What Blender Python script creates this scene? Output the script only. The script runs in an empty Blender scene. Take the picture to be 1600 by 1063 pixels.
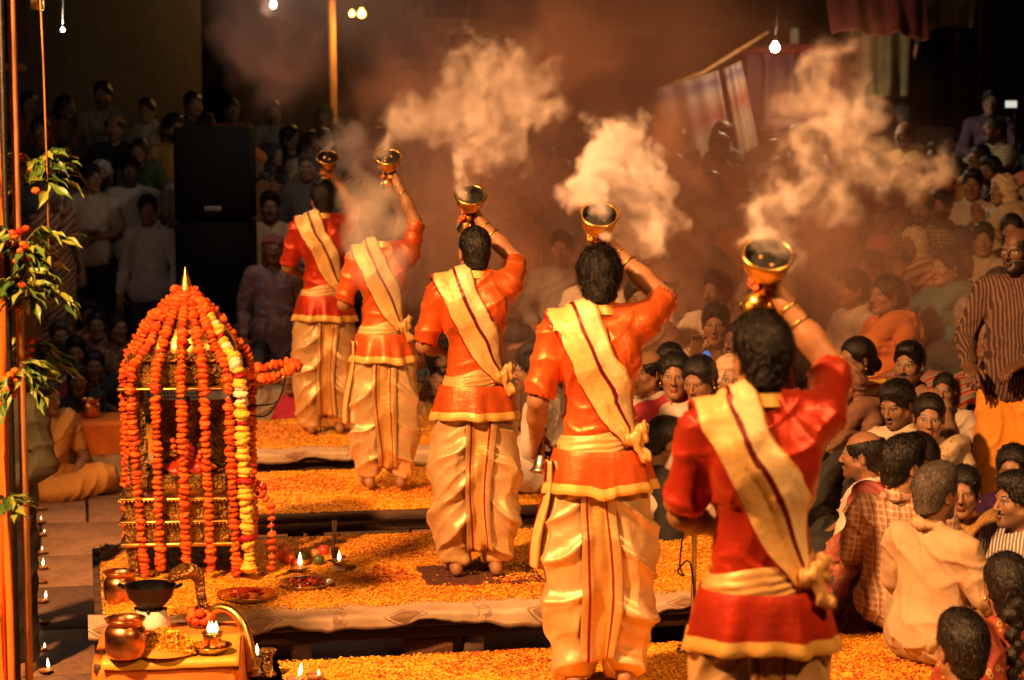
import bpy, math, random
import numpy as np
from mathutils import Vector, Matrix, Euler
from mathutils.bvhtree import BVHTree
R = math.radians
random.seed(7); rng = np.random.default_rng(7)
SC = bpy.context.scene
COL = SC.collection

# ------------------------------------------------------------------ camera
F_PX = 3500.0                       # focal length in photo pixels (photo is 1600 x 1063)
CAM_Z = 2.78
PITCH = math.atan(401.5 / F_PX)
cam_d = bpy.data.cameras.new('camera'); cam = bpy.data.objects.new('camera', cam_d); COL.objects.link(cam)
cam.location = (0, 0, CAM_Z); cam.rotation_euler = (R(90) - PITCH, 0, 0)
cam_d.sensor_width = 36; cam_d.lens = F_PX / 1600 * 36
cam_d.clip_start = .1; cam_d.clip_end = 400
cam_d.dof.use_dof = True; cam_d.dof.focus_distance = 10.0; cam_d.dof.aperture_fstop = 3.2
SC.camera = cam

# ------------------------------------------------------------------ night sky, faint moonlight, exposure
W = bpy.data.worlds.new('World'); SC.world = W; W.use_nodes = True
wn = W.node_tree.nodes; wl = W.node_tree.links
bg = wn['Background']; sky = wn.new('ShaderNodeTexSky')
sky.sky_type = 'NISHITA'; sky.sun_disc = False; sky.sun_elevation = R(-4); sky.sun_rotation = R(200)
wl.new(sky.outputs[0], bg.inputs[0]); bg.inputs[1].default_value = .05
sun_d = bpy.data.lights.new('sun', 'SUN'); sun = bpy.data.objects.new('sun', sun_d); COL.objects.link(sun)
sun_d.energy = .02; sun_d.angle = R(2); sun_d.color = (1, .8, .6); sun.rotation_euler = (R(50), 0, R(-30))
SC.view_settings.view_transform = 'Standard'; SC.view_settings.look = 'None'
SC.view_settings.exposure = 0.0; SC.view_settings.gamma = 1.0; SC.view_settings.use_curve_mapping = False
# the flood lamps that light the ceremony (their housings and stands are built further down)
FLOODS = [  # position, aim, watts, spot angle, colour
    ((-3.9, 4.6, 6.6), (.1, 9.6, .7), 8400, 66, (1, .44, .148)),
    ((3.4, 2.6, 6.4), (.95, 8.4, .9), 2100, 40, (1, .44, .145)),
    ((-5.4, 11.2, 6.4), (-.9, 13.7, .5), 2300, 40, (1, .43, .14)),
]
SC.render.engine = 'CYCLES'
cy = SC.cycles
cy.use_denoising = True; cy.max_bounces = 8; cy.diffuse_bounces = 3; cy.glossy_bounces = 3
cy.transmission_bounces = 4; cy.transparent_max_bounces = 8; cy.volume_bounces = 3
cy.volume_step_rate = 2.0; cy.volume_max_steps = 160
cy.use_adaptive_sampling = True; cy.adaptive_threshold = .02
cy.sample_clamp_indirect = 6.0; cy.caustics_reflective = False; cy.caustics_refractive = False

# ------------------------------------------------------------------ projection helpers
cp, sp = math.cos(PITCH), math.sin(PITCH)
def ray(px, py):
    a = (px - 800) / F_PX; b = (531.5 - py) / F_PX
    return np.array([a, cp + b * sp, -sp + b * cp])
def at(px, py, Y):                      # point seen at this photo pixel, at distance Y
    d = ray(px, py); t = Y / d[1]; return np.array([d[0] * t, Y, CAM_Z + d[2] * t])
def on_z(px, py, z):                    # point seen at this photo pixel, at height z
    d = ray(px, py); t = (z - CAM_Z) / d[2]; return np.array([d[0] * t, d[1] * t, z])

# ------------------------------------------------------------------ object helpers
def tag(o, label=None, cat=None, group=None, kind=None):
    if label: o['label'] = label
    if cat: o['category'] = cat
    if group: o['group'] = group
    if kind: o['kind'] = kind
    return o
def empty(name, loc=(0, 0, 0), rz=0, label=None, cat=None, group=None):
    o = bpy.data.objects.new(name, None); COL.objects.link(o)
    o.location = loc; o.rotation_euler = (0, 0, rz); o.empty_display_size = .1
    return tag(o, label, cat, group)
def mesh_np(name, V, Fq, smooth=True):
    """V (n,3); Fq list of index arrays, each (m,k)"""
    me = bpy.data.meshes.new(name)
    V = np.asarray(V, np.float32)
    if isinstance(Fq, np.ndarray): Fq = [Fq]
    Fq = [np.asarray(f, np.int32) for f in Fq if len(f)]
    me.vertices.add(len(V)); me.vertices.foreach_set('co', V.ravel())
    nl = sum(f.size for f in Fq); npoly = sum(len(f) for f in Fq)
    me.loops.add(nl); me.loops.foreach_set('vertex_index', np.concatenate([f.ravel() for f in Fq]))
    st = []; c = 0
    for f in Fq:
        st.append(c + np.arange(len(f)) * f.shape[1]); c += f.size
    me.polygons.add(npoly); me.polygons.foreach_set('loop_start', np.concatenate(st).astype(np.int32))
    if smooth: me.polygons.foreach_set('use_smooth', np.ones(npoly, bool))
    me.update(calc_edges=True); me.validate()
    return me
def link(name, me, mat=None, parent=None, loc=None, rot=None, scale=None, color=None):
    o = bpy.data.objects.new(name, me); COL.objects.link(o)
    if mat is not None:
        if len(me.materials) == 0: me.materials.append(mat)
        elif me.materials[0] != mat:
            o.material_slots[0].link = 'OBJECT'; o.material_slots[0].material = mat
    if parent is not None: o.parent = parent
    if loc is not None: o.location = loc
    if rot is not None: o.rotation_euler = rot
    if scale is not None: o.scale = scale if hasattr(scale, '__len__') else (scale,) * 3
    if color is not None: o.color = (*color, 1)
    return o
def vcol(me, C, name='tint'):
    a = me.color_attributes.new(name, 'FLOAT_COLOR', 'POINT')
    a.data.foreach_set('color', np.asarray(C, np.float32).ravel())

class MB:
    """collects simple shapes into one mesh"""
    def __init__(s): s.v = []; s.f = {3: [], 4: []}; s.n = 0
    def add(s, V, F):
        V = np.asarray(V, float).reshape(-1, 3); s.v.append(V)
        for f in F: s.f.setdefault(len(f), []).append([i + s.n for i in f])
        s.n += len(V); return s
    def box(s, c, size, rot=None, bevel=.0):
        hx, hy, hz = np.array(size) / 2; b = min(bevel, hx * .9, hy * .9, hz * .9)
        if b <= 0:
            V = [(x * hx, y * hy, z * hz) for x in (-1, 1) for y in (-1, 1) for z in (-1, 1)]
            Fc = [(0, 1, 3, 2), (4, 6, 7, 5), (0, 4, 5, 1), (2, 3, 7, 6), (0, 2, 6, 4), (1, 5, 7, 3)]
        else:
            V = []; idx = {}
            for x in (-1, 1):
                for y in (-1, 1):
                    for z in (-1, 1):
                        for k, p in enumerate(((x * hx, y * (hy - b), z * (hz - b)), (x * (hx - b), y * hy, z * (hz - b)), (x * (hx - b), y * (hy - b), z * hz))):
                            idx[(x, y, z, k)] = len(V); V.append(p)
            I = lambda x, y, z, k: idx[(x, y, z, k)]
            Fc = []
            for sg in (-1, 1):
                q = [I(sg, -1, -1, 0), I(sg, 1, -1, 0), I(sg, 1, 1, 0), I(sg, -1, 1, 0)]; Fc.append(q if sg > 0 else q[::-1])
                q = [I(-1, sg, -1, 1), I(1, sg, -1, 1), I(1, sg, 1, 1), I(-1, sg, 1, 1)]; Fc.append(q if sg < 0 else q[::-1])
                q = [I(-1, -1, sg, 2), I(1, -1, sg, 2), I(1, 1, sg, 2), I(-1, 1, sg, 2)]; Fc.append(q if sg > 0 else q[::-1])
            for x in (-1, 1):
                for y in (-1, 1):
                    q = [I(x, y, -1, 0), I(x, y, -1, 1), I(x, y, 1, 1), I(x, y, 1, 0)]; Fc.append(q if x * y > 0 else q[::-1])
                for z in (-1, 1):
                    q = [I(x, -1, z, 0), I(x, 1, z, 0), I(x, 1, z, 2), I(x, -1, z, 2)]; Fc.append(q if x * z > 0 else q[::-1])
            for y in (-1, 1):
                for z in (-1, 1):
                    q = [I(-1, y, z, 1), I(-1, y, z, 2), I(1, y, z, 2), I(1, y, z, 1)]; Fc.append(q if y * z > 0 else q[::-1])
            for x in (-1, 1):
                for y in (-1, 1):
                    for z in (-1, 1):
                        q = [I(x, y, z, 0), I(x, y, z, 1), I(x, y, z, 2)]; Fc.append(q if x * y * z > 0 else q[::-1])
        V = np.array(V, float)
        if rot is not None: V = V @ np.array(Euler(rot).to_matrix()).T
        return s.add(V + np.array(c), Fc)
    def lathe(s, prof, seg=24, c=(0, 0, 0), M=None, wob=None):
        n = len(prof); V = []
        for r, z in prof:
            for k in range(seg):
                a = 2 * math.pi * k / seg; rr = r * (1 + (wob(a, z) if wob else 0))
                V.append((rr * math.cos(a), rr * math.sin(a), z))
        Fc = [(i * seg + k, i * seg + (k + 1) % seg, (i + 1) * seg + (k + 1) % seg, (i + 1) * seg + k) for i in range(n - 1) for k in range(seg)]
        V = np.array(V)
        if M is not None: V = V @ np.array(M).T
        return s.add(V + np.array(c), Fc)
    def tube(s, pts, rad, seg=8, caps=True, flat=1.0):
        P = np.array(pts, float); n = len(P); rad = np.broadcast_to(np.asarray(rad, float), (n,))
        T = np.gradient(P, axis=0); T /= np.linalg.norm(T, axis=1)[:, None] + 1e-9
        u = np.cross(T[0], (0, 0, 1.0) if abs(T[0][2]) < .9 else (1.0, 0, 0)); u /= np.linalg.norm(u)
        V = []
        for i in range(n):
            u = u - T[i] * np.dot(u, T[i]); u /= np.linalg.norm(u) + 1e-9; w = np.cross(T[i], u)
            for k in range(seg):
                a = 2 * math.pi * k / seg
                V.append(P[i] + rad[i] * (u * math.cos(a) + w * math.sin(a) * flat))
        Fc = [(i * seg + k, i * seg + (k + 1) % seg, (i + 1) * seg + (k + 1) % seg, (i + 1) * seg + k) for i in range(n - 1) for k in range(seg)]
        if caps:
            V.append(P[0]); V.append(P[-1]); m = n * seg
            Fc += [(m, (k + 1) % seg, k) for k in range(seg)] + [(m + 1, (n - 1) * seg + k, (n - 1) * seg + (k + 1) % seg) for k in range(seg)]
        return s.add(V, Fc)
    def grid(s, P, close_u=False):
        P = np.asarray(P, float); a, b = P.shape[:2]
        Fc = [(i * b + j, i * b + j + 1, ((i + 1) % a) * b + j + 1, ((i + 1) % a) * b + j) for i in range(a if close_u else a - 1) for j in range(b - 1)]
        return s.add(P.reshape(-1, 3), Fc)
    def mesh(s, name, smooth=True):
        return mesh_np(name, np.concatenate(s.v), [np.array(q) for q in s.f.values() if q], smooth)
    def build(s, name, mat, parent=None, smooth=False, **kw):
        return link(name, s.mesh(name, smooth), mat, parent, **kw)

# ------------------------------------------------------------------ noise
def _h(i, j, k, seed):
    n = (i * 374761393 + j * 668265263 + k * 2147483647 + seed * 974711) & 0x7fffffff
    n = ((n ^ (n >> 13)) * 1274126177) & 0x7fffffff
    return ((n ^ (n >> 16)) & 0xffff) / 65535.0
def vnoise(P, seed=0):
    P = np.asarray(P, np.float64); I = np.floor(P).astype(np.int64); f = P - I; f = f * f * (3 - 2 * f)
    x, y, z = I[:, 0], I[:, 1], I[:, 2]; r = 0
    for dx in (0, 1):
        for dy in (0, 1):
            for dz in (0, 1):
                w = (f[:, 0] if dx else 1 - f[:, 0]) * (f[:, 1] if dy else 1 - f[:, 1]) * (f[:, 2] if dz else 1 - f[:, 2])
                r = r + w * _h(x + dx, y + dy, z + dz, seed)
    return r * 2 - 1
def fbm(P, o=3, seed=0):
    r = 0; a = 1; s = 0
    for i in range(o):
        r = r + a * vnoise(np.asarray(P) * 2 ** i, seed + i * 17); s += a; a *= .5
    return r / s

# ------------------------------------------------------------------ sculpting with a distance field, meshed by surface nets
class Vox:
    def __init__(s, lo, hi, h):
        s.lo = np.array(lo, np.float32); s.h = h
        s.n = np.ceil((np.array(hi) - s.lo) / h).astype(int) + 1
        s.d = np.full(s.n, .5, np.float32)
    def _sub(s, lo, hi):
        a = np.clip(np.floor((np.array(lo) - s.lo) / s.h).astype(int), 0, s.n); b = np.clip(np.ceil((np.array(hi) - s.lo) / s.h).astype(int) + 1, 0, s.n)
        sl = tuple(slice(a[i], b[i]) for i in range(3))
        ax = [(s.lo[i] + s.h * np.arange(a[i], b[i])).astype(np.float32) for i in range(3)]
        return sl, ax[0][:, None, None], ax[1][None, :, None], ax[2][None, None, :]
    def _mix(s, sl, e, k, op):
        d = s.d[sl]
        if d.size == 0: return
        if op == '+':
            if k > 0:
                h = np.maximum(k - np.abs(d - e), 0) / k; s.d[sl] = np.minimum(d, e) - h * h * k * .25
            else: s.d[sl] = np.minimum(d, e)
        elif op == '-':
            e = -e
            if k > 0:
                h = np.maximum(k - np.abs(d - e), 0) / k; s.d[sl] = np.maximum(d, e) + h * h * k * .25
            else: s.d[sl] = np.maximum(d, e)
    def cone(s, a, b, ra, rb=None, k=.02, op='+'):
        rb = ra if rb is None else rb
        a = np.array(a, float); b = np.array(b, float); m = max(ra, rb) + k + 3 * s.h
        sl, X, Y, Z = s._sub(np.minimum(a, b) - m, np.maximum(a, b) + m)
        ab = b - a; L = float(ab @ ab) + 1e-9
        t = np.clip(((X - a[0]) * ab[0] + (Y - a[1]) * ab[1] + (Z - a[2]) * ab[2]) / L, 0, 1)
        e = np.sqrt((X - a[0] - t * ab[0]) ** 2 + (Y - a[1] - t * ab[1]) ** 2 + (Z - a[2] - t * ab[2]) ** 2) - (ra + t * (rb - ra))
        s._mix(sl, e, k, op); return s
    def ell(s, c, r, k=.02, op='+', rot=None):
        c = np.array(c, float); r = np.array(r, float); m = max(r) + k + 3 * s.h
        sl, X, Y, Z = s._sub(c - m, c + m)
        x, y, z = X - c[0], Y - c[1], Z - c[2]
        if rot is not None:
            M = np.array(Euler(rot).to_matrix()).T
            x, y, z = (M[0, 0] * x + M[0, 1] * y + M[0, 2] * z, M[1, 0] * x + M[1, 1] * y + M[1, 2] * z, M[2, 0] * x + M[2, 1] * y + M[2, 2] * z)
        k0 = np.sqrt((x / r[0]) ** 2 + (y / r[1]) ** 2 + (z / r[2]) ** 2)
        k1 = np.sqrt((x / r[0] ** 2) ** 2 + (y / r[1] ** 2) ** 2 + (z / r[2] ** 2) ** 2) + 1e-6
        s._mix(sl, (k0 * (k0 - 1) / k1).astype(np.float32), k, op); return s
    def half(s, p, n, k=0):                     # keep the side the normal points away from
        n = np.array(n, float); n /= np.linalg.norm(n)
        sl, X, Y, Z = s._sub(s.lo - 1, s.lo + s.n * s.h + 1)
        e = (X - p[0]) * n[0] + (Y - p[1]) * n[1] + (Z - p[2]) * n[2]
        s._mix(sl, -e, k, '-'); return s
    def mesh(s):
        d = s.d; neg = d < 0
        nx, ny, nz = d.shape
        c = np.zeros((nx - 1, ny - 1, nz - 1), np.uint8)
        for i in (0, 1):
            for j in (0, 1):
                for k in (0, 1): c += neg[i:nx - 1 + i, j:ny - 1 + j, k:nz - 1 + k]
        act = np.argwhere((c > 0) & (c < 8)); N = len(act)
        ids = np.full(c.shape, -1, np.int32); ids[act[:, 0], act[:, 1], act[:, 2]] = np.arange(N)
        cor = np.array([(i, j, k) for i in (0, 1) for j in (0, 1) for k in (0, 1)])
        D = np.stack([d[act[:, 0] + o[0], act[:, 1] + o[1], act[:, 2] + o[2]] for o in cor], 1)
        acc = np.zeros((N, 3)); cnt = np.zeros(N)
        for a in range(8):
            for b in range(a + 1, 8):
                if np.abs(cor[a] - cor[b]).sum() != 1: continue
                da, db = D[:, a], D[:, b]; m = (da < 0) != (db < 0)
                t = np.where(m, da / np.where(m, da - db, 1), 0)
                acc[m] += (cor[a] + t[:, None] * (cor[b] - cor[a]))[m]; cnt[m] += 1
        V = s.lo + s.h * (act + acc / cnt[:, None])
        Q = []
        for ax in range(3):
            u, w = [(1, 2), (2, 0), (0, 1)][ax]
            sA = [slice(None)] * 3; sB = [slice(None)] * 3
            sA[ax] = slice(0, -1); sB[ax] = slice(1, None)
            e = np.argwhere(neg[tuple(sA)] != neg[tuple(sB)])
            e = e[(e[:, u] > 0) & (e[:, w] > 0) & (e[:, u] < d.shape[u] - 1) & (e[:, w] < d.shape[w] - 1)]
            if len(e) == 0: continue
            du = np.zeros(3, int); du[u] = 1; dw = np.zeros(3, int); dw[w] = 1
            g = lambda q: ids[q[:, 0], q[:, 1], q[:, 2]]
            q = np.stack([g(e - du - dw), g(e - dw), g(e), g(e - du)], 1)
            fl = ~neg[e[:, 0], e[:, 1], e[:, 2]]
            q[fl] = q[fl][:, ::-1]; Q.append(q)
        return V, np.concatenate(Q)
def normals(V, Q):
    a, b, c, d = (V[Q[:, i]] for i in range(4)); n = np.cross(c - a, d - b)
    N = np.zeros_like(V)
    for i in range(4): np.add.at(N, Q[:, i], n)
    return N / (np.linalg.norm(N, axis=1)[:, None] + 1e-12)
def decim(V, Q, ratio):
    """thin out a sculpted mesh, keeping its shape; returns vertices and triangles"""
    me = mesh_np('thin', V, Q); o = bpy.data.objects.new('thin', me); COL.objects.link(o); md = o.modifiers.new('d', 'DECIMATE'); md.ratio = ratio; md.use_collapse_triangulate = True
    e = o.evaluated_get(bpy.context.evaluated_depsgraph_get()); m = e.to_mesh(); m.calc_loop_triangles()
    P = np.zeros(len(m.vertices) * 3, np.float32); m.vertices.foreach_get('co', P); T = np.zeros(len(m.loop_triangles) * 3, np.int32); m.loop_triangles.foreach_get('vertices', T)
    e.to_mesh_clear(); bpy.data.objects.remove(o); bpy.data.meshes.remove(me); return P.reshape(-1, 3).astype(float), T.reshape(-1, 3)
def bvh_of(V, Q): return BVHTree.FromPolygons([tuple(p) for p in V], [tuple(int(i) for i in q) for q in Q])
def sstep(a, b, x): t = np.clip((x - a) / (b - a), 0, 1); return t * t * (3 - 2 * t)
# ------------------------------------------------------------------ materials
def new_mat(name):
    m = bpy.data.materials.new(name); m.use_nodes = True
    nt = m.node_tree; return m, nt, nt.nodes['Principled BSDF']
def nd(nt, t, **kw):
    n = nt.nodes.new(t)
    for k, v in kw.items():
        if k.startswith('i_'):
            key = k[2:]; n.inputs[int(key) if key.isdigit() else key].default_value = v
        else: setattr(n, k, v)
    return n
def wire(nt, a, b): nt.links.new(a, b)
def coords(nt, kind='Object', scale=(1, 1, 1)):
    tc = nd(nt, 'ShaderNodeTexCoord'); mp = nd(nt, 'ShaderNodeMapping'); mp.inputs['Scale'].default_value = scale
    wire(nt, tc.outputs[kind], mp.inputs[0]); return mp.outputs[0]
def noise(nt, co, scale, detail=4, rough=.55):
    n = nd(nt, 'ShaderNodeTexNoise'); n.inputs['Scale'].default_value = scale; n.inputs['Detail'].default_value = detail
    n.inputs['Roughness'].default_value = rough
    if co is not None: wire(nt, co, n.inputs['Vector'])
    return n.outputs['Fac']
def ramp(nt, fac, stops):
    r = nd(nt, 'ShaderNodeValToRGB'); e = r.color_ramp.elements
    while len(e) < len(stops): e.new(.5)
    for i, (p, c) in enumerate(stops): e[i].position = p; e[i].color = (*c, 1) if len(c) == 3 else c
    wire(nt, fac, r.inputs[0]); return r.outputs[0]
def mixc(nt, fac, a, b, mode='MIX'):
    m = nd(nt, 'ShaderNodeMix'); m.data_type = 'RGBA'; m.blend_type = mode
    for src, i in ((fac, 0), (a, 6), (b, 7)):
        if hasattr(src, 'is_linked'): wire(nt, src, m.inputs[i])
        elif i == 0: m.inputs[0].default_value = src
        else: m.inputs[i].default_value = (*src, 1)
    return m.outputs[2]
def mth(nt, op, a, b=None, c=None):
    m = nd(nt, 'ShaderNodeMath'); m.operation = op
    for i, s in enumerate((a, b, c)):
        if s is None: continue
        if hasattr(s, 'is_linked'): wire(nt, s, m.inputs[i])
        else: m.inputs[i].default_value = s
    return m.outputs[0]
def bump(nt, bs, h, strength=.3, dist=.01):
    b = nd(nt, 'ShaderNodeBump'); b.inputs['Strength'].default_value = strength; b.inputs['Distance'].default_value = dist
    wire(nt, h, b.inputs['Height']); wire(nt, b.outputs[0], bs.inputs['Normal'])
def simple(name, col, rough=.6, metal=0, nscale=0, var=.25, bstr=0, bscale=None, spec=.5, sheen=0, space='Object', stretch=(1, 1, 1)):
    m, nt, b = new_mat(name)
    b.inputs['Roughness'].default_value = rough; b.inputs['Metallic'].default_value = metal
    b.inputs['Specular IOR Level'].default_value = spec; b.inputs['Base Color'].default_value = (*col, 1)
    if sheen: b.inputs['Sheen Weight'].default_value = sheen
    if nscale:
        co = coords(nt, space, stretch); n = noise(nt, co, nscale, 5)
        c = ramp(nt, n, [(.3, tuple(x * (1 - var) for x in col)), (.7, tuple(min(1, x * (1 + var)) for x in col))])
        wire(nt, c, b.inputs['Base Color'])
        r = mth(nt, 'MULTIPLY_ADD', n, .25, rough - .12); wire(nt, r, b.inputs['Roughness'])
        if bstr: bump(nt, b, noise(nt, co, bscale or nscale * 3, 5), bstr, .01)
    return m
def emis(name, col, st):
    m, nt, b = new_mat(name); b.inputs['Base Color'].default_value = (0, 0, 0, 1)
    b.inputs['Emission Color'].default_value = (*col, 1); b.inputs['Emission Strength'].default_value = st
    return m

def m_skin():
    m, nt, b = new_mat('skin'); oi = nd(nt, 'ShaderNodeObjectInfo'); at_ = nd(nt, 'ShaderNodeAttribute'); at_.attribute_name = 'tint'
    co = coords(nt); n = noise(nt, co, 35, 4)
    t = mixc(nt, 1, oi.outputs['Color'], at_.outputs['Color'], 'MULTIPLY')
    c = mixc(nt, at_.outputs['Alpha'], t, at_.outputs['Color'])
    c2 = mixc(nt, mth(nt, 'MULTIPLY', n, .35), c, (.02, .008, .004), 'MIX')
    wire(nt, c2, b.inputs['Base Color']); b.inputs['Roughness'].default_value = .55
    b.inputs['Subsurface Weight'].default_value = .0
    bump(nt, b, noise(nt, co, 160, 3), .12, .003); return m
def m_hair():
    m, nt, b = new_mat('hair'); oi = nd(nt, 'ShaderNodeObjectInfo'); co = coords(nt, 'Object', (1, 1, .35))
    n = noise(nt, co, 190, 3, .6)
    wire(nt, mixc(nt, n, oi.outputs['Color'], (0, 0, 0), 'MIX'), b.inputs['Base Color'])
    b.inputs['Roughness'].default_value = .38; bump(nt, b, n, .9, .006); return m
def cloth(name, pat=None, rough=.8, sheen=.03):
    m, nt, b = new_mat(name); oi = nd(nt, 'ShaderNodeObjectInfo'); base = oi.outputs['Color']; co = coords(nt)
    b.inputs['Roughness'].default_value = rough; b.inputs['Sheen Weight'].default_value = sheen
    sx = nd(nt, 'ShaderNodeSeparateXYZ'); wire(nt, co, sx.inputs[0]); x, y, z = sx.outputs
    dark = mixc(nt, 1, base, (.28, .25, .25), 'MULTIPLY')
    def line(s, f, th): return mth(nt, 'GREATER_THAN', mth(nt, 'SINE', mth(nt, 'MULTIPLY', s, f)), th)
    c = base
    if pat == 'plaid':
        xy = mth(nt, 'ADD', x, mth(nt, 'MULTIPLY', y, .8))
        c = mixc(nt, mth(nt, 'MULTIPLY', line(xy, 230, .45), .55), base, (.75, .6, .42)); c = mixc(nt, mth(nt, 'MULTIPLY', line(z, 230, .45), .55), c, (.75, .6, .42))
        c = mixc(nt, mth(nt, 'MULTIPLY', line(xy, 115, .8), .5), c, (.1, .05, .03))
    elif pat == 'stripe':
        xy = mth(nt, 'ADD', x, mth(nt, 'MULTIPLY', y, .8)); c = mixc(nt, line(xy, 300, .35), dark, base)
    elif pat == 'wide':
        sl = mth(nt, 'ADD', mth(nt, 'MULTIPLY', x, .8), z); c = mixc(nt, line(sl, 95, .1), base, (.35, .02, .015)); c = mixc(nt, line(sl, 190, .8), c, (.5, .3, .08))
    elif pat == 'floral':
        v = nd(nt, 'ShaderNodeTexVoronoi'); v.inputs['Scale'].default_value = 28; wire(nt, co, v.inputs['Vector'])
        c = mixc(nt, mth(nt, 'LESS_THAN', v.outputs['Distance'], .34), base, (.55, .32, .1)); c = mixc(nt, mth(nt, 'LESS_THAN', v.outputs['Distance'], .14), c, dark)
    n = noise(nt, co, 14, 4)
    c = mixc(nt, mth(nt, 'MULTIPLY', n, .45), c, mixc(nt, 1, c, (.45, .4, .4), 'MULTIPLY'))
    wire(nt, c, b.inputs['Base Color'])
    h = mth(nt, 'ADD', noise(nt, co, 11, 5), mth(nt, 'MULTIPLY', noise(nt, co, 400, 2), .06))
    bump(nt, b, h, .3, .025); return m
def m_silk(name, col, rough=.36, met=.3, deep=.5, bs=.5):
    m, nt, b = new_mat(name); co = coords(nt)
    n = noise(nt, co, 6, 4); c = ramp(nt, n, [(.3, tuple(x * deep for x in col)), (.65, col)])
    wire(nt, c, b.inputs['Base Color']); b.inputs['Roughness'].default_value = rough; b.inputs['Metallic'].default_value = met
    b.inputs['Sheen Weight'].default_value = .5; b.inputs['Sheen Roughness'].default_value = .35; b.inputs['Sheen Tint'].default_value = (1, .5, .16, 1)
    weave = noise(nt, coords(nt, 'Object', (1, 1, .15)), 520, 2)
    h = mth(nt, 'ADD', mth(nt, 'ADD', noise(nt, coords(nt, 'Object', (1, 1, .4)), 22, 5, .65), mth(nt, 'MULTIPLY', noise(nt, coords(nt, 'Object', (.5, .5, 1.6)), 30, 3), .3)), mth(nt, 'MULTIPLY', weave, .08))
    bump(nt, b, h, bs * .32, .02); return m
def m_stripe(name, stops, rough=.34, met=.35):
    """silk band: colours run across its width (uv x)"""
    m, nt, b = new_mat(name); uv = nd(nt, 'ShaderNodeTexCoord'); sx = nd(nt, 'ShaderNodeSeparateXYZ'); wire(nt, uv.outputs['UV'], sx.inputs[0])
    r = nd(nt, 'ShaderNodeValToRGB'); r.color_ramp.interpolation = 'CONSTANT'; e = r.color_ramp.elements
    while len(e) < len(stops): e.new(.5)
    for i, (p, c) in enumerate(stops): e[i].position = p; e[i].color = (*c, 1)
    wire(nt, sx.outputs[0], r.inputs[0])
    co = coords(nt); n = noise(nt, co, 60, 3)
    c = mixc(nt, mth(nt, 'MULTIPLY', n, .35), r.outputs[0], mixc(nt, 1, r.outputs[0], (.5, .42, .35), 'MULTIPLY'))
    wire(nt, c, b.inputs['Base Color']); b.inputs['Roughness'].default_value = rough; b.inputs['Metallic'].default_value = met
    weave = noise(nt, coords(nt, 'UV', (260, 12, 1)), 3, 2)
    bump(nt, b, mth(nt, 'ADD', noise(nt, co, 22, 4), mth(nt, 'MULTIPLY', weave, .08)), .35, .02); return m
def m_brass(name, col, rough=.28, engrave=0, dirt=.5):
    m, nt, b = new_mat(name); co = coords(nt); n = noise(nt, co, 18, 5)
    c = ramp(nt, n, [(.28, tuple(x * (1 - dirt) for x in col)), (.62, col)]); wire(nt, c, b.inputs['Base Color'])
    b.inputs['Metallic'].default_value = 1; wire(nt, mth(nt, 'MULTIPLY_ADD', n, .3, rough - .1), b.inputs['Roughness'])
    if engrave:
        v = nd(nt, 'ShaderNodeTexVoronoi'); v.inputs['Scale'].default_value = engrave; wire(nt, co, v.inputs['Vector'])
        h = mth(nt, 'ADD', mth(nt, 'MULTIPLY', v.outputs['Distance'], 1.2), noise(nt, co, engrave * 1.6, 3)); bump(nt, b, h, 1, .02)
    else: bump(nt, b, noise(nt, co, 60, 4), .08, .01)
    return m
def m_tint(name, rough=.6, spec=.4, trans=0, nz=0):
    m, nt, b = new_mat(name); a = nd(nt, 'ShaderNodeAttribute'); a.attribute_name = 'tint'
    wire(nt, a.outputs['Color'], b.inputs['Base Color']); b.inputs['Roughness'].default_value = rough; b.inputs['Specular IOR Level'].default_value = spec
    if nz: bump(nt, b, noise(nt, coords(nt), nz, 4), .5, .01)
    return m
M = dict(
    skin=m_skin(), hair=m_hair(), plain=cloth('cotton'), plaid=cloth('plaid_cotton', 'plaid'), stripe=cloth('striped_cotton', 'stripe'),
    wide=cloth('wide_striped_cotton', 'wide'), floral=cloth('printed_cotton', 'floral', .65),
    kurta=m_silk('orange_red_silk', (.80, .135, .022), .38, .38, .55, .8), kurta_red=m_silk('deep_red_silk', (.62, .045, .014), .36, .4, .5, .8),
    dhoti=m_silk('cream_gold_silk', (.74, .48, .22), .36, .28, .68, .7), waist=m_silk('gold_silk', (.66, .38, .12), .42, .15, .6, .7),
    trim=m_silk('gold_zari_trim', (.92, .56, .14), .4, .2, .7, .4),
    stole=m_stripe('stole_silk', [(0, (.40, .02, .012)), (.05, (.88, .56, .20)), (.545, (.16, .006, .006)), (.63, (.92, .70, .36)), (.95, (.75, .46, .14))], .36, .12),
    panel=m_stripe('pleat_silk', [(0, (.6, .36, .13)), (.14, (.28, .02, .012)), (.2, (.74, .42, .12)), (.72, (.28, .02, .012)), (.78, (.68, .42, .17))]),
    brass=m_brass('polished_brass', (.85, .52, .14), .24), brass_dark=m_brass('aged_brass', (.42, .25, .08), .4, 60, .7),
    gold=m_brass('gilt_brass', (.88, .55, .15), .3, 0, .45), copper=m_brass('copper', (.72, .30, .12), .26, 0, .5), steel=m_brass('steel', (.62, .58, .52), .25, 0, .3),
    iron=simple('black_iron', (.02, .018, .016), .5, .6, 20, .4, .3), coal=simple('coal', (.012, .011, .01), .85, 0, 40, .5, .8),
    ember=emis('ember', (1, .25, .03), 1.6), flame=emis('flame', (1, .62, .22), 14), bulb=emis('bulb', (1, .86, .6), 30), bulb_y=emis('bulb_amber', (1, .6, .08), 22),
    tint=m_tint('petal', .55, .3), leaf=m_tint('leaf', .42, .5), clay=simple('terracotta', (.22, .08, .035), .8, 0, 30, .3, .3),
)

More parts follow.
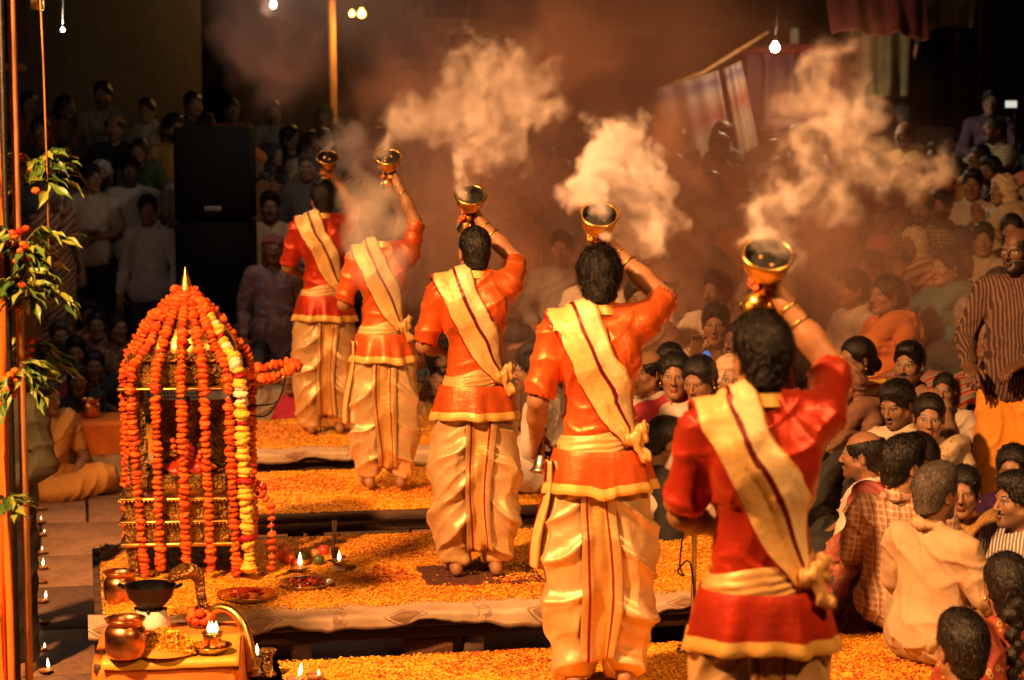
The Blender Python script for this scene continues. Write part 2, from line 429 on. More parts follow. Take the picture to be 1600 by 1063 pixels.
# ------------------------------------------------------------------ heads
def head_sdf(h=.0045, female=False, seed=0, heavy=0.):
    v = Vox((-.11, -.13, -.21), (.11, .145, .14), h)
    v.ell((0, -.012, .035), (.073, .093, .082), .02)
    v.ell((0, .028, -.028), (.058 + .006 * heavy, .062, .084), .03)
    j = .003 if not female else -.004
    for s in (-1, 1):
        v.cone((s * (.047 + j + .006 * heavy), .005, -.055), (s * .016, .068, -.096), .021, .019, .025)
        v.ell((s * .04, .058, -.022), (.022, .022, .02), .02)
    v.ell((0, .078, -.098), (.019, .015, .014), .015)
    v.cone((-.036, .079, .02), (.036, .079, .02), .012 if not female else .009, None, .015)
    for s in (-1, 1):
        v.ell((s * .031, .097, .001), (.019, .013, .0105), .01, '-')
        v.ell((s * .031, .0745, -.001), (.0135, .0125, .0125), .003)
        v.cone((s * .019, .0865, .0065), (s * .044, .080, .005), .0035, .003, .004)
    v.cone((0, .09, .008), (0, .110, -.03), .007, .0105, .012)
    for s in (-1, 1): v.ell((s * .0115, .100, -.035), (.008, .009, .007), .007)
    v.ell((0, .0915, -.062), (.021, .011, .0055), .006); v.ell((0, .090, -.072), (.018, .011, .0065), .005)
    for s in (-1, 1):
        v.ell((s * .076, -.012, -.008), (.007, .019, .031), .008, rot=(R(-12), 0, s * R(-22)))
        v.ell((s * .084, -.006, -.004), (.005, .011, .02), .004, '-', rot=(R(-12), 0, s * R(-22)))
    v.cone((0, -.018, -.05), (0, -.035, -.2), .052 if not female else .046, .058 if not female else .05, .03)
    return v.mesh()
def head_tint(V, female=False, beard=0, mous=0, bindi=False, grey=False):
    n = len(V); C = np.ones((n, 4)); C[:, 3] = 0
    x, y, z = V.T; ax = np.abs(x); front = y > .045
    fl = 1 + .10 * fbm(V * 30, 2, 3); C[:, :3] *= fl[:, None]
    eye = (((ax - .031) / .0145) ** 2 + ((z + .001) / .0065) ** 2 < 1) & (y > .07)
    C[eye] = (.42, .36, .30, 1)
    iris = ((ax - .031) ** 2 + (z + .0005) ** 2 < .0062 ** 2) & (y > .07); C[iris] = (.012, .008, .006, 1)
    lash = (((ax - .031) / .0185) ** 2 + ((z - .002) / .0105) ** 2 < 1) & ~eye & (z > .001) & (y > .065); C[lash, :3] *= .55
    brow = (np.abs(z - .0225 - .006 * np.cos((ax - .034) * 70)) < (.0045 if not female else .003)) & (ax > .012) & (ax < .054) & (y > .05)
    C[brow] = (.015, .01, .008, 1) if not grey else (.2, .18, .16, 1)
    lip = (((x) / .024) ** 2 + ((z + .067) / .012) ** 2 < 1) & (y > .083)
    C[lip, :3] *= (.8, .42, .4) if female else (.68, .5, .48)
    seam = lip & (np.abs(z + .067) < .0022); C[seam, :3] *= .35
    nost = ((ax - .009) ** 2 + (z + .041) ** 2 < .0045 ** 2) & (y > .09); C[nost, :3] *= .3
    hc = (.018, .013, .01) if not grey else (.25, .23, .21)
    if mous:
        mm = (np.abs(z + .052 - .0 + .10 * np.maximum(ax - .012, 0)) < .0062) & (ax < .033) & (y > .07); C[mm] = (*hc, 1)
    if beard:
        bb = ((z < -.045) & (z > -.115) & (y > -.005) & ~lip & (ax > .027 - (z + .04) * .0)) | ((z < -.078) & (z > -.125) & (y > .01) & ~lip)
        if beard == 1: C[bb, :3] *= .55
        else: C[bb] = (*hc, 1)
    if bindi:
        b_ = (x ** 2 + (z - .034) ** 2 < .0055 ** 2) & (y > .07); C[b_] = (.4, .01, .01, 1)
    C[z < -.14, :3] *= .95
    return C
def hair_sdf(kind, h=.0055, seed=0):
    v = Vox((-.16, -.24, -.5 if kind in ('long', 'braid') else -.2), (.16, .16, .19), h)
    g = .011 if kind not in ('crop',) else .005
    if kind == 'turban':
        v.ell((0, -.01, .075), (.105, .118, .07), .0, rot=(R(14), 0, 0)); v.ell((0, .02, .11), (.06, .07, .05), .03)
    elif kind == 'scarf':                     # cloth drawn over the head, open at the face
        v.ell((0, -.018, .03), (.096, .108, .098), .0); v.cone((0, -.04, -.02), (0, -.06, -.17), .092, .115, .05)
        v.ell((0, .12, -.045), (.066, .1, .11), .02, '-'); v.cone((0, .0, -.12), (0, .12, -.19), .05, .08, .02, '-')
    else:
        v.ell((0, -.014, .04), (.074 + g, .094 + g, .083 + g), 0)
        if kind in ('man', 'wavy', 'grey'): v.ell((0, .03, .09), (.062, .07, .045), .025)
        v.cone((0, -.05, .0), (0, -.055, -.06), .066, .058, .02)
        v.ell((0, .118, -.024), (.080, .075, .098), .012, '-')
        for s in (-1, 1): v.ell((s * .09, .012, -.055), (.04, .045, .05), .01, '-'); v.ell((s * .09, -.012, -.012), (.022, .024, .034), .006, '-')
        if kind in ('man', 'wavy', 'grey', 'crop', 'bald'): v.half((0, -.08, -.072), (0, .25, -1), .012)
        if kind == 'bald': v.ell((0, .02, .12), (.085, .12, .085), .015, '-')
        if kind == 'bun':
            v.cone((0, -.05, 0), (0, -.055, -.07), .07, .05, .03); v.ell((0, -.125, -.035), (.05, .038, .045), .012); v.cone((0, .085, .107), (0, -.09, .125), .004, .004, .004, '-')
        if kind == 'braid':
            for i in range(11): v.ell((.012 * (-1) ** i, -.108 - .004 * i, -.05 - .036 * i), (.032 - .0014 * i, .028 - .001 * i, .028), .006)
            v.cone((0, -.06, 0), (0, -.08, -.07), .066, .045, .03); v.cone((0, .085, .107), (0, -.09, .125), .004, .004, .004, '-')
        if kind == 'long': v.cone((0, -.05, 0), (0, -.085, -.34), .075, .06, .04); v.ell((0, .06, -.12), (.07, .07, .12), .015, '-')
    V, Q = v.mesh(); N = normals(V, Q)
    if kind in ('turban', 'scarf'): V = V + N * (.007 * np.sin(fbm(V * 9, 2, seed) * 9 + V[:, 2] * 90 + V[:, 0] * 40))[:, None]
    else:
        a = np.arctan2(V[:, 0], -V[:, 1] - .0) ; P = np.stack([a * 6, V[:, 2] * 14, V[:, 1] * 10], 1)
        amp = .0085 if kind == 'wavy' else .0045
        V = V + N * (amp * fbm(P * (1.6 if kind == 'wavy' else 2.2), 3, seed) + .0022 * vnoise(V * 150, seed))[:, None]
    return V, Q

def strands(V, Q, n, L, seed, lift=.25, wdt=.0011, curl=0.):
    """thin blades lying along the hair surface, so that its outline frays"""
    rg = np.random.default_rng(seed); N = normals(V, Q); i = rg.integers(0, len(V), n); p = V[i] + rg.normal(0, .0015, (n, 3)); nn = N[i]
    w = fbm(p * 22, 2, seed)[:, None]; fl = np.stack([np.sin(w[:, 0] * 5) * .5, -.55 + 0 * w[:, 0], -.75 + 0 * w[:, 0]], 1) + rg.normal(0, .22, (n, 3))
    d = fl - nn * (fl * nn).sum(1)[:, None]; d /= np.linalg.norm(d, axis=1)[:, None] + 1e-9; s = np.cross(nn, d) * wdt; L = L * rg.uniform(.5, 1.3, n)[:, None] * np.clip((p[:, 2] + .085) / .06, .3, 1)[:, None]
    p0 = p - nn * .002; p1 = p + d * L * .55 + nn * L * lift * .45; p2 = p + d * L + nn * L * lift * rg.uniform(-.2, 1.2, n)[:, None] + s * curl * rg.normal(0, 8, n)[:, None]
    P = np.stack([p0 - s, p0 + s, p1 + s * .8, p1 - s * .8, p2 + s * .15, p2 - s * .15], 1).reshape(-1, 3); b = (np.arange(n) * 6)[:, None]
    F = np.concatenate([b + np.array([[0, 1, 2, 3]]), b + np.array([[3, 2, 4, 5]])]); return np.concatenate([V, P]), np.concatenate([Q, F + len(V)])
# ------------------------------------------------------------------ hands
def unit(a): a = np.array(a, float); return a / (np.linalg.norm(a) + 1e-9)
def rodr(v, k, a): k = unit(k); return v * math.cos(a) + np.cross(k, v) * math.sin(a) + k * (k @ v) * (1 - math.cos(a))
def hand(v, wr, d, pn, side=1, curl=(25, 30, 25), spread=.0, thumb=.5, s=1.0):
    """wr wrist, d pointing direction of the palm, pn palm normal (the way the palm faces), side +1: thumb on cross(d,pn)*side"""
    d = unit(d); pn = unit(np.array(pn) - d * (np.array(pn) @ d)); lat = np.cross(d, pn) * side
    wr = np.array(wr, float)
    for t in (-.026, -.009, .009, .026):
        v.cone(wr + d * .012 * s + lat * t * .6 * s, wr + d * .082 * s + lat * t * s, .0135 * s, .0125 * s, .012)
    for i, t in enumerate((.029, .0095, -.0095, -.027)):
        L = np.array([.042, .027, .021]) * (1.0, 1.08, 1.0, .8)[i] * s; p = wr + d * .084 * s + lat * t * s
        dd = unit(d + lat * spread * t * 20); ax = np.cross(dd, pn)
        r = .0098 * (1, 1, .97, .86)[i] * s
        for j in range(3):
            dd = rodr(dd, ax, R(curl[j])); q = p + dd * L[j]; v.cone(p, q, r, r * .9, .004); p = q; r *= .9
    p = wr + d * .025 * s + lat * .024 * s; dd = unit(lat * .8 + d * .75 + pn * .3)
    for j, L in enumerate((.036, .032, .026)):
        q = p + dd * L * s; v.cone(p, q, (.0145 - .0018 * j) * s, (.0125 - .0015 * j) * s, .008 if j == 0 else .003); p = q
        dd = unit(dd + d * .35 + pn * thumb * (.6 if j == 0 else .9) - lat * thumb * .5)
    return wr + d * .075 * s + pn * .03 * s
# ------------------------------------------------------------------ draped strips of cloth
def resample(P, n):
    P = np.array(P, float); s = np.r_[0, np.cumsum(np.linalg.norm(np.diff(P, axis=0), axis=1))]
    # Catmull-Rom through the points
    out = []
    for t in np.linspace(0, s[-1], n):
        i = min(max(np.searchsorted(s, t) - 1, 0), len(P) - 2); u = (t - s[i]) / (s[i + 1] - s[i] + 1e-9)
        p0, p1, p2, p3 = P[max(i - 1, 0)], P[i], P[i + 1], P[min(i + 2, len(P) - 1)]
        out.append(.5 * ((2 * p1) + (-p0 + p2) * u + (2 * p0 - 5 * p1 + 4 * p2 - p3) * u * u + (-p0 + 3 * p1 - 3 * p2 + p3) * u ** 3))
    return np.array(out)
def strip_mesh(name, G, thick=.004):
    """G (n,m,3) grid -> closed thin sheet with uv x across"""
    n, m = G.shape[:2]
    du = np.gradient(G, axis=0); dv = np.gradient(G, axis=1); N = np.cross(du, dv); N /= np.linalg.norm(N, axis=2)[..., None] + 1e-9
    A = G + N * thick / 2; B = G - N * thick / 2
    V = np.concatenate([A.reshape(-1, 3), B.reshape(-1, 3)]); o = n * m; F = []
    for i in range(n - 1):
        for j in range(m - 1):
            a, b, c, d = i * m + j, i * m + j + 1, (i + 1) * m + j + 1, (i + 1) * m + j
            F.append((a, d, c, b)); F.append((a + o, b + o, c + o, d + o))
    for i in range(n - 1):
        for j in (0, m - 1):
            a, d = i * m + j, (i + 1) * m + j; F.append((a, a + o, d + o, d) if j == 0 else (a, d, d + o, a + o))
    for j in range(m - 1):
        for i in (0, n - 1):
            a, b = i * m + j, i * m + j + 1; F.append((a, b, b + o, a + o) if i == 0 else (a, a + o, b + o, b))
    F = np.array(F); me = mesh_np(name, V, F)
    U = np.tile(np.tile(np.linspace(0, 1, m), n), 2); Vv = np.tile(np.repeat(np.linspace(0, 1, n), m), 2)
    uv = me.uv_layers.new(name='UVMap'); li = F.ravel()
    uv.data.foreach_set('uv', np.stack([U[li], Vv[li]], 1).astype(np.float32).ravel()); return me
def drape(bvh, path, width, n=50, m=14, off=.012, it=6, wfun=None, lat0=None):
    C = resample(path, n); T = np.gradient(C, axis=0); G = np.zeros((n, m, 3))
    for i in range(n):
        p, nn, _, _ = bvh.find_nearest(Vector(C[i])); nn = np.array(nn); t = unit(T[i])
        l = unit(np.cross(t, nn)) if lat0 is None else unit(np.array(lat0) - t * (t @ np.array(lat0)))
        w = width * (wfun(i / (n - 1)) if wfun else 1)
        for j in range(m): G[i, j] = np.array(p) + l * (j / (m - 1) - .5) * w + nn * .02
    for k in range(it):
        for i in range(n):
            for j in range(m):
                p, nn, _, _ = bvh.find_nearest(Vector(G[i, j])); p = np.array(p); nn = np.array(nn); e = (G[i, j] - p) @ nn
                if k == 0 or e < off: G[i, j] = p + nn * off
        if k < it - 1:
            S = G.copy(); S[1:-1] = .5 * G[1:-1] + .25 * (G[2:] + G[:-2]); S[:, 1:-1] = .5 * S[:, 1:-1] + .25 * (S[:, 2:] + S[:, :-2]); G = S
    return G

# ------------------------------------------------------------------ marigold, incense burner, bell
def puff(seed, rad=1.0, sub=2):
    import bmesh
    bm = bmesh.new(); bmesh.ops.create_icosphere(bm, subdivisions=sub, radius=1); V = np.array([v.co[:] for v in bm.verts]); F = np.array([[v.index for v in f.verts] for f in bm.faces]); bm.free()
    n = fbm(V * 3.3, 2, seed); n2 = vnoise(V * 9, seed + 5)
    V = V * (1 + .12 * n + .2 * n2)[:, None] * rad; return V, F
def flower_mesh(name, col, seed, var=.25):
    V, F = puff(seed, 1, 3); V = V * (1 + .10 * vnoise(V * 19, seed + 3))[:, None]; me = mesh_np(name, V * np.array((1, 1, .78)), F, False)
    t = 1 + var * vnoise(V * 6, seed + 9)
    C = np.clip(np.array(col)[None] * t[:, None], 0, 1); vcol(me, np.c_[C, np.ones(len(C))]); me.materials.append(M['tint']); return me
FL_O = [flower_mesh('marigold_orange', (.74, .125, .012), s, .5) for s in (1, 2, 3)] + [flower_mesh('marigold_dark', (.55, .07, .01), s, .5) for s in (14, 15)]
FL_Y = [flower_mesh('marigold_yellow', (.85, .50, .06), s, .3) for s in (4, 5)]
FL_R = [flower_mesh('rose_red', (.35, .012, .012), s, .4) for s in (6, 7)]
FL_W = [flower_mesh('tuberose_white', (.8, .68, .45), s, .2) for s in (8, 9)]
def flower(parent, p, r, fam=None, flat=1, name='flower'):
    o = link(name, random.choice(fam or FL_O), None, parent, loc=p, rot=(random.uniform(-.5, .5), random.uniform(-.5, .5), random.uniform(0, 6)), scale=(r, r, r * flat)); return o
def burner_meshes():
    b = MB().lathe([(0, .028), (.022, .028), (.032, .034), (.05, .046), (.062, .064), (.067, .088), (.067, .106), (.07, .11), (.0765, .114), (.0785, .12), (.0765, .126), (.07, .127), (.066, .123)], 40)
    st = MB().lathe([(.0, -.04), (.018, -.04), (.0155, -.02), (.0145, 0), (.022, .008), (.0145, .014), (.016, .024), (.024, .03), (0, .0305)], 24)
    ba = MB().lathe([(0, -.092), (.056, -.092), (.058, -.086), (.052, -.08), (.047, -.066), (.034, -.05), (.021, -.04), (0, -.039)], 32)
    V, F = puff(31, 1, 3); cv = V * np.array((.057, .057, .014)) + np.array((0, 0, .094)); cv[:, 2] += .016 * vnoise(V * 9, 4)
    return b.mesh('bowl'), MB().lathe([(.0665, .1235), (.063, .11), (.06, .09), (.05, .07), (0, .066)], 40).mesh('soot_lining'), st.mesh('stem'), ba.mesh('base'), mesh_np('coals', cv, F, False)
BURN = burner_meshes()
EMB = puff(77, .006, 1)
def burner(loc, axis, label, seed):
    t = empty('incense_burner', loc, label=label, cat='incense burner', group='incense burners raised by the priests')
    t.rotation_mode = 'QUATERNION'; t.rotation_quaternion = Vector(axis).to_track_quat('Z', 'Y')
    for nm, me, mt in zip(('bowl', 'soot_lining', 'stem', 'base', 'coals'), BURN, (M['brass'], M['coal'], M['brass'], M['brass'], M['coal'])): link(nm, me, mt, t)
    rr = random.Random(seed)
    for i in range(3): link('ember', mesh_np('ember', EMB[0], EMB[1], False), M['ember'], t, loc=(rr.uniform(-.035, .035), rr.uniform(-.035, .035), .106))
    for i in range(16):
        a = rr.uniform(0, 6.28); z = rr.uniform(-.06, .02); r = .026 + .02 * (abs(z) * 12 if z < 0 else 0) + rr.uniform(0, .008)
        flower(t, (r * math.cos(a), r * math.sin(a), z), rr.uniform(.011, .016), FL_O if rr.random() < .75 else FL_Y)
    return t
def bell(loc, rot, label):
    t = empty('hand_bell', loc, label=label, cat='bell', group='hand bells'); t.rotation_euler = rot
    MB().lathe([(0, -.005), (.016, -.006), (.024, -.016), (.028, -.04), (.034, -.062), (.044, -.074), (.044, -.078), (.036, -.074), (.02, -.03), (0, -.02)], 28).build('bell_cup', M['steel'], t, True)
    MB().lathe([(0, .1), (.009, .098), (.012, .088), (.007, .078), (.009, .05), (.007, .02), (.013, .01), (.01, -.008), (0, -.008)], 14).build('handle', M['brass'], t, True)
    MB().lathe([(0, -.03), (.004, -.03), (.004, -.065), (.009, -.07), (.009, -.082), (0, -.086)], 10).build('clapper', M['brass'], t, True)
    return t

# ------------------------------------------------------------------ the priests
HEADS = {}
def get_head(h, female, heavy=0):
    k = (h, female, heavy)
    if k not in HEADS: HEADS[k] = head_sdf(h, female, 0, heavy)
    return HEADS[k]
def rotm(yaw=0, pitch=0, roll=0): return np.array(Euler((pitch, roll, yaw), 'XYZ').to_matrix())
def join(parts):
    V = []; Q = []; n = 0
    for v, q in parts: V.append(v); Q.append(q + n); n += len(v)
    return np.concatenate(V), np.concatenate(Q)
def priest(px, py, Y, yaw, elR, wrR, elL, wrL, seed, hair, label, blabel, belllabel=None, mat='kurta', hy=0, hp=0, height=1.70, bd=None, axis=(0, -.62, .78)):
    foot = on_z(px, py, .47) if Y is None else np.array([(px - 800) / F_PX * Y * 1.0, Y, .47])
    t = empty('person', foot, yaw, label, 'person', 'priests in silk performing the fire ritual'); s = height / 1.70; bw = {3: .98, 5: .98, 8: .97, 13: .92, 21: .96}[seed]; t.scale = (s * bw, s * bw, s)
    sd = seed; shR = np.array((.18, .015, 1.425)); shL = np.array((-.185, -.01, 1.385))
    elR, wrR, elL, wrL = map(lambda a: np.array(a, float), (elR, wrR, elL, wrL))
    # --- skin: head, neck, arms, hands, feet
    hc = np.array((0, .02, 1.583)); Rm = rotm(hy, hp)
    HV, HQ = get_head(.0045, False); tint = head_tint(HV)
    v = Vox((-.5, -.3, -.01), (.5, .65, 2.1), .0065)
    v.cone(shL, shR, .055, .055, .02); v.cone((0, 0, 1.45), (0, 0, .95), .07, .09, .03); v.cone((0, -.015, 1.40), (0, -.015, 1.48), .06, .055, .02)
    for sx in (-1, 1): v.cone((sx * .07, 0, .9), (sx * .1, -.02, .3), .07, .045, .03)
    v.cone(shR, elR, .052, .043, .02); v.cone(elR, elR + .45 * (wrR - elR), .043, .041, .01); v.cone(elR + .4 * (wrR - elR), wrR, .04, .027, .02)
    fd = unit(wrR - elR); a = unit(axis); d = unit(np.cross(np.array((-1, 0, 0)), a) * .75 + fd * .55); d = unit(d - a * (d @ a)); pn = unit(np.cross(a, d))
    if pn[0] > 0: pn = -pn
    sgn = 1 if np.cross(d, pn) @ a > 0 else -1
    v.cone(wrR - fd * .02, wrR + d * .03, .027, .024, .015)
    grip = hand(v, wrR, d, pn, sgn, (48, 72, 48), 0, .9, 1.05)
    v.cone(shL, elL, .05, .042, .02); v.cone(elL, elL + .45 * (wrL - elL), .042, .04, .01); v.cone(elL + .4 * (wrL - elL), wrL, .039, .027, .02)
    ld = unit(wrL - elL); lgrip = hand(v, wrL, ld, (.75, 0, -.6), -1, (48, 72, 48), 0, .9, 1.0)
    for sx in (-1, 1):
        an = np.array((sx * .10, -.03, .085)); v.cone((sx * .10, -.02, .34), an, .048, .034, .02)
        v.ell((sx * .10, -.055, .035), (.032, .036, .035), .02); v.cone(an + (0, .02, -.03), (sx * .115, .12, .028), .038, .03, .03); v.ell((sx * .118, .13, .024), (.045, .05, .022), .02)
        for i in range(5): v.cone((sx * (.09 + .015 * i), .15, .02), (sx * (.09 + .016 * i), .2 - .008 * i, .014), .013 - .001 * i, .011 - .0008 * i, .004)
    AV, AQ = v.mesh()
    AV, AT = decim(AV, AQ, .2)
    me = mesh_np('body', np.concatenate([HV @ Rm.T + hc, AV]), [HQ, AT + len(HV)]); vcol(me, np.concatenate([tint, np.tile((1, 1, 1, 0), (len(AV), 1))]))
    link('body', me, M['skin'], t, color=(.36, .17, .075))
    HrV, HrQ = hair_sdf(hair, .0055, sd); HrV, HrQ = strands(HrV, HrQ, 6000, {'wavy': .03, 'crop': .011}.get(hair, .022), sd, .5 if hair == 'wavy' else .3, .0010, 1 if hair == 'wavy' else 0); link('hair', mesh_np('hair', HrV @ Rm.T + hc, HrQ), M['hair'], t, color=(.012, .008, .006))
    # --- kurta
    v = Vox((-.5, -.32, .74), (.5, .6, 1.75), .0075)
    v.ell((0, -.005, 1.27), (.160, .110, .185), .03); v.ell((0, 0, 1.05), (.140, .104, .17), .05); v.ell((0, -.005, .92), (.155, .118, .12), .05)
    v.cone((-.13, -.012, 1.385), (.13, -.0, 1.40), .072, .072, .05)
    for sx, sh in ((-1, shL), (1, shR)): v.cone((sx * .035, -.03, 1.462), sh + (-sx * .02, 0, .0), .045, .052, .04); v.ell((sx * .075, -.075, 1.31), (.075, .055, .1), .04)
    for sh, el in ((shR, elR), (shL, elL)): v.cone(sh, sh + .93 * (el - sh), .060, .060, .04)
    for sh, el in ((shR, elR), (shL, elL)):
        e = sh + .93 * (el - sh); u = unit(el - sh)
        v.cone(e + u * .035, e + u * .12, .066, .09, 0, '-')
    KV, KQ = v.mesh(); N = normals(KV, KQ)
    x, y, z = KV.T
    arm = np.minimum(np.linalg.norm(KV - (shR + elR) / 2, axis=1), np.linalg.norm(KV - (shL + elL) / 2, axis=1)) < .16
    w = fbm(np.c_[x * 5, y * 5, z * 3], 2, sd)
    rid = lambda p, e: np.power(1 - np.abs(np.sin(p)), e); w3 = fbm(np.c_[x * 2.5, y * 2.5, z * 2.5], 2, sd + 40)
    f = .011 * rid(z * 34 + x * 5 + w * 3, 1.6) * sstep(1.2, 1.02, z) * (~arm) * (.4 + .6 * sstep(-.2, .4, w3))      # bunched above the waist
    f += .009 * rid((z - 1.42) * 15 - x * 16 + w3 * 4, 2.5) * sstep(.98, 1.15, z) * (~arm)                             # diagonal pull across the back
    f += .006 * rid((z - 1.42) * 9 + x * 24 + w3 * 4 + 1, 2.5) * sstep(1.05, 1.2, z) * (~arm)
    q = np.where(x > 0, np.linalg.norm(KV - shR, axis=1), np.linalg.norm(KV - shL, axis=1))
    f += .010 * rid(q * 28 + w * 4 + np.arctan2(z - 1.4, y) * 1.2, 2.0) * arm                                          # sleeve creases
    f += .005 * rid((x * 40 + z * 30) + fbm(KV * 9, 2, sd + 60) * 7, 2.2) * sstep(-.1, .5, fbm(KV * 7, 2, sd + 61)) + .0016 * fbm(KV * 22, 3, sd + 3)
    KV = KV + N * f[:, None]
    kb = bvh_of(KV, KQ); ko = link('kurta', mesh_np('kurta', KV, KQ), M[mat], t)
    # collar band
    th = np.linspace(0, 2 * math.pi, 41)[:-1]; G = np.array([[((.062 + .004 * k) * math.sin(a_), -.028 + (.058 + .004 * k) * -math.cos(a_) + .006, 1.50 - .012 * k - .012 * (1 + math.cos(a_ - math.pi)) * .5 * 2) for k in range(4)] for a_ in th])
    MB().grid(G, True).build('collar', M['trim'], ko, True)
    # --- dhoti
    v = Vox((-.34, -.3, .04), (.34, .32, 1.0), .0085)
    v.ell((0, 0, .90), (.155, .12, .15), .03)
    for sx in (-1, 1):
        v.cone((sx * .075, .0, .84), (sx * .088, .0, .52), .122, .125, .06); v.cone((sx * .088, 0, .54), (sx * .105, -.005, .30), .125, .108, .06)
        v.cone((sx * .105, -.005, .31), (sx * .105, -.01, .10), .107, .068, .05)
    v.half((0, 0, .065), (0, 0, -1))
    DV, DQ = v.mesh(); N = normals(DV, DQ); x, y, z = DV.T
    phi = np.arctan2(x, -y - .0); ap = np.abs(phi); w = fbm(np.c_[x * 4, y * 4, z * 3], 3, sd + 11)
    w2 = fbm(np.c_[x * 2.2 + 9, y * 2.2, z * 2.2], 2, sd + 31); sdx = np.where(x > 0, 2.1 + sd, sd * .7)
    rid = lambda p, e: np.power(1 - np.abs(np.sin(p)), e)
    swag = z + .20 * np.power(ap + .02, .6) + .07 * w2
    r1 = rid(swag * math.pi / .185 + w * 1.3 + sdx, 2.2)                    # a few deep swags
    r2 = rid(swag * math.pi / .075 + w * 2.5 + sdx * 1.7 + ap, 1.6)          # finer creases riding on them
    r3 = rid(phi * 3.4 + z * 5.5 * np.sign(x) + w * 2.2 + sdx, 2.0)          # long falls from the waist
    side = sstep(1.75, 1.0, ap) * .75 + .25
    patch = sstep(-.35, .45, vnoise(np.c_[x * 6, y * 6, z * 4], sd + 2))
    f = .034 * r1 * sstep(.86, .6, z) * side * (.4 + .6 * sstep(.05, .4, ap)) + .011 * r2 * patch * sstep(.9, .6, z) * side + .017 * r3 * sstep(.92, .75, z)
    f += .014 * np.power(1 - np.abs(np.sin(phi * 5 + w * 3 + z * 3)), 2) * sstep(.4, .15, z)
    f += .007 * np.sin(phi * 9 + w * 4) * sstep(.8, .9, z)
    f += .004 * fbm(DV * 18, 3, sd + 5)
    f = f * (.15 + .85 * sstep(.93, .8, z))
    DV = DV + N * f[:, None]; DV[:, 2] += .03 * vnoise(np.c_[phi * 2, x * 3, y * 3], sd) * sstep(.2, .08, z)
    db = bvh_of(DV, DQ); link('dhoti', mesh_np('dhoti', DV, DQ), M['dhoti'], t)
    # pleated panel down the back
    n, m = 44, 26; G = np.zeros((n, m, 3)); zz = np.linspace(.86, .13, n); xs = .012 * math.sin(sd)
    for i, z_ in enumerate(zz):
        wd = .145 + .02 * math.sin(i * .1 + sd)
        for j in range(m):
            u = j / (m - 1) - .5; xx = xs + u * wd + .012 * math.sin(z_ * 7 + sd)
            hit = db.ray_cast(Vector((xx, -.6, z_)), Vector((0, 1, 0)))[0]
            G[i, j] = (xx, hit.y if hit is not None else -.08, z_)
    yy = G[..., 1]
    for k in range(30):
        yy[1:-1] = np.minimum(yy[1:-1], .5 * yy[1:-1] + .25 * (yy[2:] + yy[:-2])); yy[:, 1:-1] = np.minimum(yy[:, 1:-1], .5 * yy[:, 1:-1] + .25 * (yy[:, 2:] + yy[:, :-2]))
    lag = sstep(.5, .12, zz)[:, None]
    G[..., 1] = yy - .010 - .006 * np.abs(np.sin(np.linspace(0, 3 * math.pi, m)))[None] - .012 * lag
    G[..., 0] += .012 * lag * np.sin(np.linspace(0, 4, m))[None]
    link('pleat_panel', strip_mesh('pleat_panel', G), M['panel'], t)
    # --- flared hem of the kurta under the waist wrap, with gold edge
    n, m = 120, 14; th = np.linspace(0, 2 * math.pi, n, endpoint=False); G = np.zeros((n, m, 3))
    wv = fbm(np.c_[np.cos(th) * 2, np.sin(th) * 2, th * 0 + sd], 2, sd)
    for j in range(m):
        k = j / (m - 1); r_ = 1 + .26 * k ** .8; fo = 1 + (.05 * np.sin(th * 8 + wv * 4) + .035 * np.sin(th * 13 + 2)) * k
        G[:, j, 0] = .178 * r_ * fo * np.sin(th); G[:, j, 1] = -.148 * r_ * fo * np.cos(th) - .004; G[:, j, 2] = .945 - .165 * k + .02 * wv * k
    mb = MB().grid(G, True); hm = mb.build('kurta_hem', M[mat], t, True)
    G2 = np.stack([G[:, -4] * (1.014, 1.014, 1), G[:, -2] * (1.02, 1.02, 1), G[:, -1] * (1.022, 1.022, 1) - (0, 0, .004), G[:, -1] * (1.0, 1.0, 1) - (0, 0, .007)], 1); G2[:, 0, 2] -= .003
    MB().grid(G2, True).build('hem_trim', M['trim'], hm, True)
    # --- waist wrap with knot on the right
    n, m = 110, 22; th = np.linspace(0, 2 * math.pi, n, endpoint=False); G = np.zeros((n, m, 3)); kk = np.linspace(0, 1, m)
    for i, a_ in enumerate(th):
        cx, cyy = math.sin(a_), -math.cos(a_); tight = .62 + .38 * (1 - math.exp(-((a_ - .8) / .45) ** 2))
        zc = .955 + .03 * cx + .006 * math.sin(3 * a_ + sd)
        rr_ = []
        for k_ in kk:
            z_ = zc + (k_ - .5) * .125 * tight; hit = kb.ray_cast(Vector((cx * .6, cyy * .6, z_)), Vector((-cx, -cyy, 0)))[0]
            rr_.append(math.hypot(hit.x, hit.y) if hit is not None else .16)
        rr_ = np.array(rr_); rr_ = np.maximum(rr_, rr_.mean() - .004)
        ck = kk * 5 * math.pi + 1.6 * math.sin(a_ * 2 + sd) + a_ * .9
        base = .003 + .011 * np.sin(np.pi * np.clip(kk, 0, 1)) ** .6 + .006 * np.abs(np.sin(ck)) * np.sin(np.pi * kk)
        G[i, :, 0] = (rr_ + base) * cx; G[i, :, 1] = (rr_ + base) * cyy; G[i, :, 2] = zc + (kk - .5) * .125 * tight
    for _ in range(2): G = .5 * G + .25 * (np.roll(G, 1, 0) + np.roll(G, -1, 0))
    ww = MB().grid(G, True).build('waist_wrap', M['waist'], t, True)
    v = Vox((.02, -.28, .72), (.3, .02, 1.1), .006)
    kx = np.array((.118, -.125, .99)); v.ell(kx, (.03, .024, .028), .01); v.ell(kx + (.03, .01, .0), (.03, .024, .022), .008)
    v.cone(kx, kx + (.045, .01, .045), .014, .024, .015); v.cone(kx, kx + (.05, .0, -.07), .015, .024, .015)
